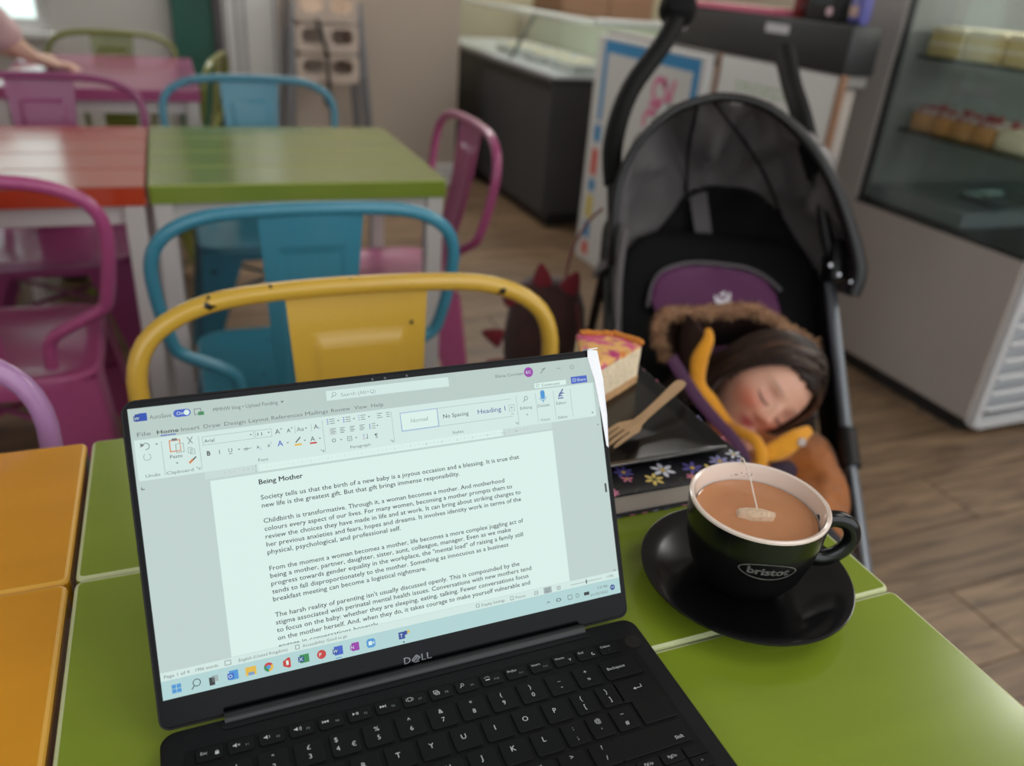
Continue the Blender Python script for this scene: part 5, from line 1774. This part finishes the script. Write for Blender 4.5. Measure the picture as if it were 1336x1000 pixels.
# refrigerated cake case
X0, X1, Y0, Y1 = 2.109, 3.7, 1.44, 2.09
case = thing('cake_display_case', 'refrigerated glass cake display case with grey end panel and white louvred front', 'display case', ((X0 + X1) / 2, (Y0 + Y1) / 2, 0))
cx, cy = (X0 + X1) / 2, (Y0 + Y1) / 2
L_ = X1 - X0
MB().box((0, .01, .03), (L_ - .03, Y1 - Y0 - .04, .06), .003).build('plinth', BLACKP, case, smooth=False)
MB().box((-L_ / 2 + .011, 0, .30), (.022, Y1 - Y0, .50), .003).build('end_panel', STEELG, case, smooth=False)
MB().box((.012, .012, .30), (L_ - .03, Y1 - Y0 - .03, .48)).build('cabinet', mat('white_case_body', (196, 198, 200), .5), case, smooth=False)
fr = MB()
fr.box((-L_ / 2 + .034, -.325, .29), (.024, .03, .52), .002)
fr.box((.02, -.325, .53), (L_ - .05, .03, .04), .002)
fr.box((.02, -.325, .035), (L_ - .05, .03, .03), .002)
fr.build('front_frame', WHITEM, case, smooth=False)
MB().box((.02, -.322, .45), (L_ - .06, .012, .12), .002).build('front_panel', WHITEM, case, smooth=False)
lme = None
for k in range(6):
    if lme is None:
        o = MB().box((0, 0, 0), (L_ - .07, .030, .014), .002, rot=Matrix.Rotation(R(-38), 3, 'X'), seg=1).build('louvre_slat', WHITEM, case, smooth=False)
        lme = o.data
    else:
        o = link('louvre_slat', lme, WHITEM, case, smooth=False)
    o.location = (.022, -.326, .078 + k * .054)
MB().box((0, 0, .553), (L_, Y1 - Y0, .012), .002).build('deck', mat('black_deck', (26, 27, 28), .3), case, smooth=False)
MB().box((0, (Y1 - Y0) / 2 + .10, .66), (L_, .20, 1.32), .004).build('rear_housing', mat('grey_housing', (168, 162, 158), .5), case, smooth=False)
MB().box((.01, (Y1 - Y0) / 2 - .008, .92), (L_ - .04, .012, .70), .002).build('inner_back', mat('inner_grey_panel', (120, 122, 119), .45), case, smooth=False)
MB().box((.01, .12, .585), (L_ - .06, .38, .05), .004).build('inner_tray', mat('inner_tray_steel', (128, 136, 138), .35, metal=.3), case, smooth=False)
MB().box((-L_ / 2 + .004, -.01, .93), (.006, .62, .74), .001).build('end_glass', CLEAR, case, smooth=False)
MB().box((.0, -.315, .93), (L_ - .01, .006, .74), .001).build('front_glass', CLEAR, case, smooth=False)
MB().box((0, -.01, 1.30), (L_, .63, .012), .002).build('top_glass', CLEAR, case, smooth=False)
for sx in (-1,):
    MB().box((-L_ / 2 + .008, .306, .93), (.016, .016, .76), .002).build('corner_post', mat('dark_post', (46, 48, 50), .4), case, smooth=False)
for z in (.79, 1.01):
    s_ = MB().box((.02, .03, z), (L_ - .08, .52, .010), .002).build('shelf', glass('shelf_glass_smoke', (176, 186, 184)), case, smooth=False)
    MB().box((.02, -.235, z - .006), (L_ - .08, .012, .022), .002).build('shelf_edge', mat('dark_shelf_edge', (34, 34, 36), .4), s_, smooth=False)
SPONGE = cake_mat('sponge_cake', (196, 142, 84))
CREAM = cake_mat('cream_icing', (232, 222, 190))
REDB = cake_mat('berry_topping', (196, 176, 168), [((150, 30, 50), .5, 40), ((60, 44, 30), .62, 60)])
YEL = cake_mat('lemon_layer', (206, 186, 128))
def cake(label, loc, dims, base_, topm, layer=None, rz=0, group=None):
    t = thing('cake', label, 'cake', loc, rz, group)
    w, d, h = dims
    MB().box((0, 0, h * .4), (w, d, h * .8), .004).build('sponge', base_, t)
    if layer:
        MB().box((0, 0, h * .42), (w * 1.01, d * 1.01, h * .12), .003).build('filling', layer, t)
    MB().box((0, 0, h * .88), (w * 1.02, d * 1.02, h * .22), .005).build('icing', topm, t)
    return t
def berries(t, w, d, h, n, M_):
    q = MB()
    for _ in range(n):
        q.lathe([(0, -.006), (.006, -.003), (.007, .001), (.004, .006), (0, .007)], 8, c=(random.uniform(-.45, .45) * w, random.uniform(-.45, .45) * d, h + .004))
    o = q.build('berries', M_, t)
    o['kind'] = 'stuff'
BERRY = mat('berry_red', (150, 34, 52), .4)
ords = ['first', 'second', 'third', 'fourth']
BERRY = mat('berry_red', (150, 34, 52), .4)
for i, y_ in enumerate((2.015, 1.937, 1.859, 1.781)):
    c = cake('tan sponge square with berries on the middle shelf, %s from the back' % ords[i], (2.29, y_, .795), (.15, .072, .062), SPONGE, REDB, None, 0, 'berry sponge squares on the middle shelf')
    berries(c, .14, .065, .062, 9, BERRY)
c = cake('pale cream cake at the front of the middle shelf before the sponge squares', (2.30, 1.665, .795), (.17, .13, .055), CREAM, CREAM)
berries(c, .15, .1, .058, 14, BERRY)
for i, y_ in enumerate((1.97, 1.835, 1.70)):
    cake('pale layered cream slab on the top shelf, %s from the back' % ords[i], (2.275, y_, 1.015), (.19, .125, .085), YEL, CREAM, CREAM, 0, 'cream slabs on the top shelf')
for i, (x, y_, z, lab) in enumerate(((2.32, 1.592, .700, 'bright pink price card hanging under the middle shelf'), (2.25, 1.60, .915, 'bright pink price card hanging under the top shelf'))):
    t = thing('price_card', lab, 'price tag', (x, y_, z), 0, 'pink price cards')
    MB().box((0, 0, .032), (.055, .0015, .085), 0).build('card', mat('hot_pink_card', (226, 66, 120), .6), t, smooth=False)
    MB().box((0, -.0006, .080), (.02, .006, .012), .001).build('clip', WHITEM, t, smooth=False)
t = thing('cake_tray', 'small steel tray with leftover crumbs low in the cake case', 'tray', (2.42, 1.80, .610))
MB().loft([[(x, y_, 0) for x, y_ in rrect(.20, .16, .02)], [(x, y_, .012) for x, y_ in rrect(.22, .18, .025)], [(x, y_, .014) for x, y_ in rrect(.21, .17, .022)], [(x, y_, .003) for x, y_ in rrect(.19, .15, .018)]], cap0=True, cap1=True).build('pan', mat('tray_steel', (176, 182, 184), .25, metal=.8), t)

# till counter with black console, notice and poster board
till = thing('till_counter', 'warm white counter with a black console top behind the pushchair', 'counter', (1.945, 2.83, 0))
MB().box((.0, 0, .45), (.08, 1.5, .90), .004).build('body', mat('warm_white_counter', (198, 188, 180), .55, var=.04), till, smooth=False)
MB().box((0, 0, .925), (.11, 1.54, .035), .004).build('worktop', mat('grey_worktop', (146, 142, 140), .4), till, smooth=False)
MB().box((-.03, 0, .03), (.03, 1.46, .06), .003).build('plinth', BLACKP, till, smooth=False)
con = thing('till_console', 'long black console box with white labels on the warm white counter', 'console', (1.95, 2.54, .9425))
MB().box((0, 0, .071), (.12, .98, .142), .008).build('housing', mat('console_black', (44, 44, 46), .45), con)
MB().box((-.0608, -.143, .106), (.002, .12, .028)).build('label_strip', mat('label_white', (210, 206, 214), .5), con, smooth=False)
MB().box((-.0608, .43, .084), (.002, .045, .05)).build('label_card', MATS['label_white'], con, smooth=False)
t = thing('menu_pad', 'pink edged cream menu pad lying on the black console', 'menu', (1.95, 2.68, 1.0855))
MB().box((0, 0, .010), (.125, .50, .020), .003, rot=None).build('pink_border', mat('menu_pink', (214, 110, 140), .5), t, smooth=False)
MB().box((0, 0, .021), (.10, .45, .003), .001).build('page', mat('menu_cream', (226, 196, 180), .6, var=.12, vscale=14), t, smooth=False)
t = thing('card_reader', 'black box shaped card terminal on the console', 'terminal', (1.955, 2.225, 1.0855))
MB().box((0, 0, .06), (.10, .15, .12), .008).build('body', BLACKP, t)
MB().box((-.0505, 0, .075), (.002, .10, .06)).build('screen', mat('terminal_screen', (58, 60, 66), .2), t, smooth=False)
MB().lathe([(0, .003), (.012, .003), (.013, 0), (0, 0)], 16, M=Matrix.Translation((-.0505, -.04, .028)) @ Matrix.Rotation(R(-90), 4, 'Y')).build('round_sticker', mat('sticker_pink', (226, 190, 200), .5), t)
t = thing('snack_packet', 'blue and violet snack packet standing at the near end of the console', 'packet', (1.945, 2.098, 1.0855))
MB().loft([[(x, y_, z) for x, y_ in rrect(.05 * k, .055, .012 * k + .002)] for z, k in ((0, .5), (.01, 1), (.08, 1), (.10, .35), (.112, .15))], cap0=True, cap1=True).build('pouch', mat('packet_violet', (86, 84, 156), .35), t)
MB().box((-.0255, 0, .035), (.002, .035, .03)).build('label', mat('packet_label', (190, 160, 150), .5), t, smooth=False)
t = thing('sauce_bottle', 'small dark red bottle between the menu pad and the card terminal', 'bottle', (1.945, 2.365, 1.0855))
MB().lathe([(0, 0), (.024, 0), (.026, .004), (.026, .07), (.010, .095), (.010, .112)], 20).build('bottle', mat('bottle_red', (120, 30, 30), .25), t)
MB().lathe([(.0115, .112), (.0115, .13), (0, .132)], 16).build('cap', BLACKP, t)
nt_ = thing('framed_notice', 'white notice board with thin wooden edge leaning on the till counter front', 'notice', (1.893, 2.36, .655))
MB().box((0, 0, .14), (.016, .62, .28), .002).build('sheet', mat('notice_white', (226, 226, 224), .5), nt_, smooth=False)
for yy in (-.318, .318):
    MB().box((-.002, yy, .14), (.024, .016, .30), .002).build('wooden_edge', mat('notice_wood', (150, 112, 88), .6), nt_, smooth=False)
PN = Print(lambda x, y: Vector((-.0083, -x, y)))
random.seed(3)
for z in (.205, .185):
    x = -.20
    while x < .12:
        w = random.uniform(.02, .05)
        PN.line('gr', [(x, z + random.uniform(-.003, .003)), (x + w, z + random.uniform(-.003, .003))], .007)
        x += w + .012
PN.build({'gr': 'green_lettering'}, {'gr': mat('notice_green_ink', (150, 190, 130), .6)}, nt_)
sg = thing('poster_board', 'white poster board with blue border and coloured blocks standing against the counter', 'sign', (1.685, 2.85, 0))
MB().box((0, 0, .475), (.03, .80, .95), .004).build('board', mat('poster_white', (206, 206, 204), .5), sg, smooth=False)
PS = Print(lambda x, y: Vector((-.0153, -x, y)))
bl = 'bl'
PS.rect(bl, -.33, .89, .375, .935); PS.rect(bl, .335, .42, .375, .89); PS.rect(bl, -.33, .62, -.295, .89)
for z0, z1, k in ((.53, .60, 'bl'), (.39, .50, 'rd'), (.32, .37, 'bl'), (.20, .30, 'ye'), (.11, .18, 'bl'), (.03, .09, 'rd')):
    PS.rect(k, -.345, z0, -.285, z1)
for (x, z, s) in ((.13, .80, .10), (.09, .68, .10)):
    PS.disc('pk', x, z, .052, 16, ri=.030, a0=20, a1=330); PS.line('pk', [(x + .03, z + .05), (x + .075, z - .045), (x + .1, z + .05)], .022); PS.line('pk', [(x - .06, z - .05), (x + .06, z - .062)], .018)
PS.line('bl', [(-.12, .77), (-.08, .80), (-.05, .76)], .02)
PS.build({'bl': 'blue_border_print', 'pk': 'pink_lettering', 'rd': 'red_block_print', 'ye': 'yellow_block_print'}, {'bl': mat('poster_blue', (52, 136, 190), .5), 'pk': mat('poster_pink', (216, 116, 156), .5), 'rd': mat('poster_red', (206, 96, 86), .5), 'ye': mat('poster_yellow', (206, 190, 96), .5)}, sg)

# far serving counter with a glass cover
fc = thing('serving_counter', 'dark grey serving counter with a glass cover beyond the poster board', 'counter', (2.02, 4.66, 0))
MB().box((0, 0, .385), (.70, 1.98, .63), .004).build('body', mat('charcoal_laminate', (58, 58, 59), .5, var=.05), fc, smooth=False)
MB().box((.02, .01, .035), (.66, 1.94, .07), .002).build('plinth', BLACKP, fc, smooth=False)
MB().box((-.01, -.004, .708), (.73, 2.0, .022), .003).build('worktop', mat('black_worktop', (36, 36, 37), .35), fc, smooth=False)
gc = thing('glass_cover', 'glass food cover with a white rail on the dark serving counter', 'display case', (2.02, 4.66, .7195))
MB().box((0, 0, .008), (.66, 1.96, .016), .003).build('white_base', WHITEM, gc, smooth=False)
MB().box((-.32, 0, .13), (.006, 1.94, .23), .001).build('front_glass', CLEAR, gc, smooth=False)
MB().box((0, -.972, .13), (.64, .006, .23), .001).build('end_glass', CLEAR, gc, smooth=False)
MB().box((0, 0, .248), (.66, 1.96, .008), .001).build('top_glass', CLEAR, gc, smooth=False)
MB().box((.325, 0, .13), (.008, 1.94, .22), .001).build('sliding_back', mat('pale_sliding_back', (206, 212, 190), .5), gc, smooth=False)
rl = MB()
rl.tube([(-.15, -.97, .252), (.33, -.97, .252)], .016, 12)
rl.tube([(-.15, -.97, .252), (-.15, .97, .252)], .010, 12)
rl.build('white_rail', mat('white_rail', (224, 232, 228), .3), gc)
MB().tube([(-.32, -.35, .02), (-.20, -.38, .25)], .010, 10).build('stay_bar', mat('stay_grey', (110, 112, 110), .4), gc)
for i, (x, y_) in enumerate(((-.12, -.78), (-.12, -.42), (-.12, -.02), (.18, -.78))):
    t = thing('serving_dish', 'white serving dish under the glass cover, %s from the near end' % ['front row first', 'front row second', 'front row third', 'behind the front row first'][i], 'dish', (2.02 + x, 4.66 + y_, .7355), 0, 'white dishes under the glass cover')
    MB().loft([[(a, b_, 0) for a, b_ in rrect(.20, .26, .03)], [(a, b_, .045) for a, b_ in rrect(.25, .31, .04)], [(a, b_, .047) for a, b_ in rrect(.24, .30, .036)], [(a, b_, .02) for a, b_ in rrect(.21, .27, .03)]], cap0=True, cap1=True).build('dish', mat('white_china', (220, 222, 218), .25), t)
    q = MB()
    for _ in range(16):
        q.lathe([(0, -.02), (.03, -.012), (.034, .004), (.018, .02), (0, .024)], 8, c=(random.uniform(-.07, .07), random.uniform(-.1, .1), .035))
    o = q.build('food', mat('pale_food', (212, 204, 178), .7), t)
    o['kind'] = 'stuff'
cb = thing('storage_cabinet', 'brown wooden cabinet against the kitchen wall far behind the counters', 'cabinet', (2.95, 5.9, 0))
MB().box((0, 0, .56), (.74, .5, 1.12), .004).build('carcass', mat('cabinet_brown', (146, 112, 88), .55, var=.1, stretch=(1, 1, 8)), cb, smooth=False)
for sx in (-1, 1):
    d = MB().box((sx * .183, -.258, .54), (.355, .018, 1.0), .004).build('door', mat('cabinet_door', (158, 124, 98), .5), cb, smooth=False)
    MB().box((sx * .03, -.272, .58), (.012, .016, .12), .003).build('handle', STEELG, d, smooth=False)

# stacked high chairs by the recess wall
CREAMP = mat('cream_plastic', (212, 194, 178), .4)
GREYT = mat('grey_tube', (142, 142, 146), .35, metal=.5)
def high_chair(label, z, legs):
    t = thing('high_chair', label, 'high chair', (.715, 4.32, z), 0, 'stacked cream high chairs')
    # front plate with two leg holes
    w, h = .30, .125
    b = bmesh.new()
    outer = rrect(w, h, .03, 5)
    ov = [b.verts.new((x, 0, y_)) for x, y_ in outer]
    es = [b.edges.new((ov[i], ov[(i + 1) % len(ov)])) for i in range(len(ov))]
    for sx in (-1, 1):
        hv = [b.verts.new((x, 0, y_)) for x, y_ in rrect(.105, .066, .03, 5, sx * .068, .012)]
        es += [b.edges.new((hv[i], hv[(i + 1) % len(hv)])) for i in range(len(hv))]
    bmesh.ops.triangle_fill(b, edges=es, use_beauty=True)
    q = MB()
    q.add(b, Matrix.Translation((0, -.13, .07)))
    o = q.build('front', CREAMP, t, smooth=False)
    o.modifiers.new('thick', 'SOLIDIFY').thickness = .012
    q = MB()
    q.loft([[(x, y_, .012) for x, y_ in rrect(.28, .26, .05)], [(x, y_, .0) for x, y_ in rrect(.24, .22, .05)]], cap1=True)
    q.build('seat', CREAMP, t)
    q = MB()
    q.loft([[(-.15, -.12, .01), (-.15, -.12, .12), (-.14, -.12, .12), (-.14, -.12, .01)], [(-.15, .10, .01), (-.15, .10, .12), (-.14, .10, .12), (-.14, .10, .01)], [(-.13, .13, .01), (-.13, .13, .125), (-.12, .12, .125), (-.12, .12, .01)],
            [(.13, .13, .01), (.13, .13, .125), (.12, .12, .125), (.12, .12, .01)], [(.15, .10, .01), (.15, .10, .12), (.14, .10, .12), (.14, .10, .01)], [(.15, -.12, .01), (.15, -.12, .12), (.14, -.12, .12), (.14, -.12, .01)]], cap0=True, cap1=True)
    q.build('back', CREAMP, t)
    for sx in (-1, 1):
        for sy in (-1, 1):
            q = MB()
            q.tube([(sx * .155, sy * .12, .10), (sx * (.155 + .00022 * legs * 1000 * .35), sy * (.12 + .03), .1 - legs)], .0125, 10)
            q.build('leg', GREYT, t)
    return t
high_chair('cream high chair with two leg openings, bottom of the stack by the wall', .60, .70)
high_chair('cream high chair with two leg openings, middle of the stack by the wall', .735, .70)
high_chair('cream high chair with two leg openings, topmost of the stack by the wall', .87, .70)
t = thing('harness', 'black high chair harness strap dangling in front of the stacked seats', 'strap', (.705, 4.165, .84))
MB().tube([(-.04, 0, .05), (-.02, -.01, -.02), (0, -.012, -.10), (.004, -.012, -.22), (.0, -.012, -.34)], .009, 8, sub=4, flat=.35, flatdir=(0, 1, 0)).build('strap', BLACKP, t)
MB().box((0, -.014, -.30), (.045, .02, .05), .006).build('buckle', BLACKP, t)

# person whose arm rests on the far pink table
pp = thing('person', 'seated person in pale pink top, one arm resting on the far pink table', 'person', (-.84, 3.40, 0), 0)
def hskin(J_, E2, lv=2):
    return skin(J_, E2, levels=lv)
V3 = Vector
PJ = [(V3((0, 0, .52)), (.13, .15)), (V3((.0, 0, .70)), (.11, .14)), (V3((.02, 0, .92)), (.12, .16)), (V3((.03, 0, 1.03)), .08), (V3((.04, 0, 1.10)), .05), (V3((.06, 0, 1.20)), (.075, .07)), (V3((.065, 0, 1.27)), (.085, .075)), (V3((.05, 0, 1.33)), (.055, .05)),
      (V3((.04, -.16, 1.0)), .055), (V3((.27, -.12, .955)), .046), (V3((.375, -.115, .815)), .034), (V3((.42, -.115, .785)), .022),
      (V3((.02, .17, 1.0)), .055), (V3((.06, .22, .76)), .044), (V3((.22, .16, .79)), .032), (V3((.28, .14, .785)), .022),
      (V3((.08, -.09, .50)), .085), (V3((.40, -.10, .50)), .065), (V3((.40, -.10, .12)), .045), (V3((.40, -.10, .05)), .04), (V3((.52, -.10, .035)), .03),
      (V3((.08, .09, .50)), .085), (V3((.40, .10, .50)), .065), (V3((.40, .10, .12)), .045), (V3((.40, .10, .05)), .04), (V3((.52, .10, .035)), .03)]
PE = [(0, 1), (1, 2), (2, 3), (3, 4), (4, 5), (5, 6), (6, 7), (3, 8), (8, 9), (9, 10), (10, 11), (3, 12), (12, 13), (13, 14), (14, 15), (0, 16), (16, 17), (17, 18), (18, 19), (19, 20), (0, 21), (21, 22), (22, 23), (23, 24), (24, 25)]
pb_ = bmesh.new()
merge(pb_, capsules(PJ, PE, 20))
merge(pb_, capsules([(V3((.05, -.05, .95)), .105), (V3((.05, .05, .95)), .105), (V3((.02, -.06, .58)), .12), (V3((.02, .06, .58)), .12)], [(0, 1), (2, 3)], 20))
hd_ = bmesh.new()
bmesh.ops.create_icosphere(hd_, subdivisions=4, radius=1)
for v in hd_.verts:
    x, y, z = v.co
    t = max(0, -z)
    v.co = V3((.06 + x * .095 * (1 - .12 * t), y * .075 * (1 - .25 * t), 1.245 + z * .118))
merge(pb_, hd_)
nose = MB().lathe([(0, -.02), (.012, -.012), (.014, 0), (.008, .016), (0, .024)], 10, M=Matrix.Translation((.155, 0, 1.235)))
merge(pb_, nose.bm)
for wrist, d in ((V3((.42, -.115, .785)), V3((.9, .05, -.25))), (V3((.28, .14, .785)), V3((.9, -.3, -.2)))):
    d.normalize()
    sd = d.cross(V3((0, 0, 1))).normalized()
    dn = V3((0, 0, -1))
    j = [(wrist, .018), (wrist + d * .045, (.034, .016))]
    e = [(0, 1)]
    for q, Lf in ((-1.5, .066), (-.5, .076), (.5, .072), (1.5, .056)):
        b0 = wrist + d * .075 + sd * q * .019
        i = len(j)
        j += [(b0, .0095), (b0 + d * Lf * .5 + V3((0, 0, .004)), .009), (b0 + d * Lf + dn * .006, .008)]
        e += [(1, i), (i, i + 1), (i + 1, i + 2)]
    i = len(j)
    j += [(wrist + d * .03 + sd * .035, .011), (wrist + d * .07 + sd * .052, .0095)]
    e += [(0, i), (i, i + 1)]
    merge(pb_, capsules(j, e, 12))
me = bpy.data.meshes.new('b')
pb_.to_mesh(me)
pb_.free()
to = bpy.data.objects.new('b', me)
COL.objects.link(to)
fix_normals(me)
rm = to.modifiers.new('r', 'REMESH')
rm.mode = 'VOXEL'
rm.voxel_size = .006
dg = bpy.context.evaluated_depsgraph_get()
me2 = bpy.data.meshes.new_from_object(to.evaluated_get(dg))
bpy.data.objects.remove(to)
bpy.data.meshes.remove(me)
keep_largest(me2)
link('body', me2, mat('adult_skin', (206, 168, 146), .5, var=.04), pp)
TOP_ = mat('pale_pink_knit', (198, 168, 166), .8, sheen=.3, var=.06, vscale=20)
TJ = list(PJ)
TJ[10] = (PJ[9][0].lerp(PJ[10][0], .72), .040)
TJ[14] = (PJ[13][0].lerp(PJ[14][0], .72), .038)
k0 = len(TJ)
TJ += [(V3((.05, -.05, .95)), .105), (V3((.05, .05, .95)), .105), (V3((.02, -.06, .60)), .12), (V3((.02, .06, .60)), .12)]
clothes('pink_top', TJ, [(0, 1), (1, 2), (2, 3), (3, 8), (8, 9), (9, 10), (3, 12), (12, 13), (13, 14), (k0, k0 + 1), (k0 + 2, k0 + 3), (k0, k0 + 2), (k0 + 1, k0 + 3)], .016, TOP_, pp, .012, .006, 12)
clothes('trousers', PJ, [(0, 16), (16, 17), (17, 18), (0, 21), (21, 22), (22, 23), (16, 21)], .014, mat('grey_trousers', (70, 72, 80), .8), pp, .012, .004, 12)
for k in (19, 24):
    q = MB()
    q.tube([PJ[k][0] + V3((-.03, 0, .0)), PJ[k][0], PJ[k + 1][0], PJ[k + 1][0] + V3((.04, 0, -.002))], [.038, .052, .045, .028], 14, sub=3)
    q.build('shoe', mat('dark_shoe', (40, 38, 38), .6), pp)
hb2 = bmesh.new()
bmesh.ops.create_icosphere(hb2, subdivisions=4, radius=1)
kl = []
for v in hb2.verts:
    x, y, z = v.co
    if x > .25 and z < .45:
        kl.append(v)
    v.co = V3((.055 + x * .108, y * .090, 1.25 + z * .128 - (.10 if z < -.4 else 0) * (-z - .4)))
bmesh.ops.delete(hb2, geom=kl, context='VERTS')
q = MB()
q.add(hb2)
o = q.build('hair', HAIR2, pp, angle=180)
o.modifiers.new('thick', 'SOLIDIFY').thickness = .012
for sy in (-1, 1):
    MB().tube([(.150, sy * .02, 1.262), (.146, sy * .032, 1.262), (.136, sy * .044, 1.26)], [.003, .005, .003], 8).build('eye', mat('eye_dark', (50, 40, 36), .3), pp)
MB().tube([(.140, -.022, 1.192), (.148, 0, 1.190), (.140, .022, 1.192)], [.003, .005, .003], 8).build('lips', mat('lips_rose', (178, 104, 100), .5), pp)
place('magenta metal chair under the person at the left end of the far pink table', CM, (-.82, 3.40, 0), -PI / 2, GR)
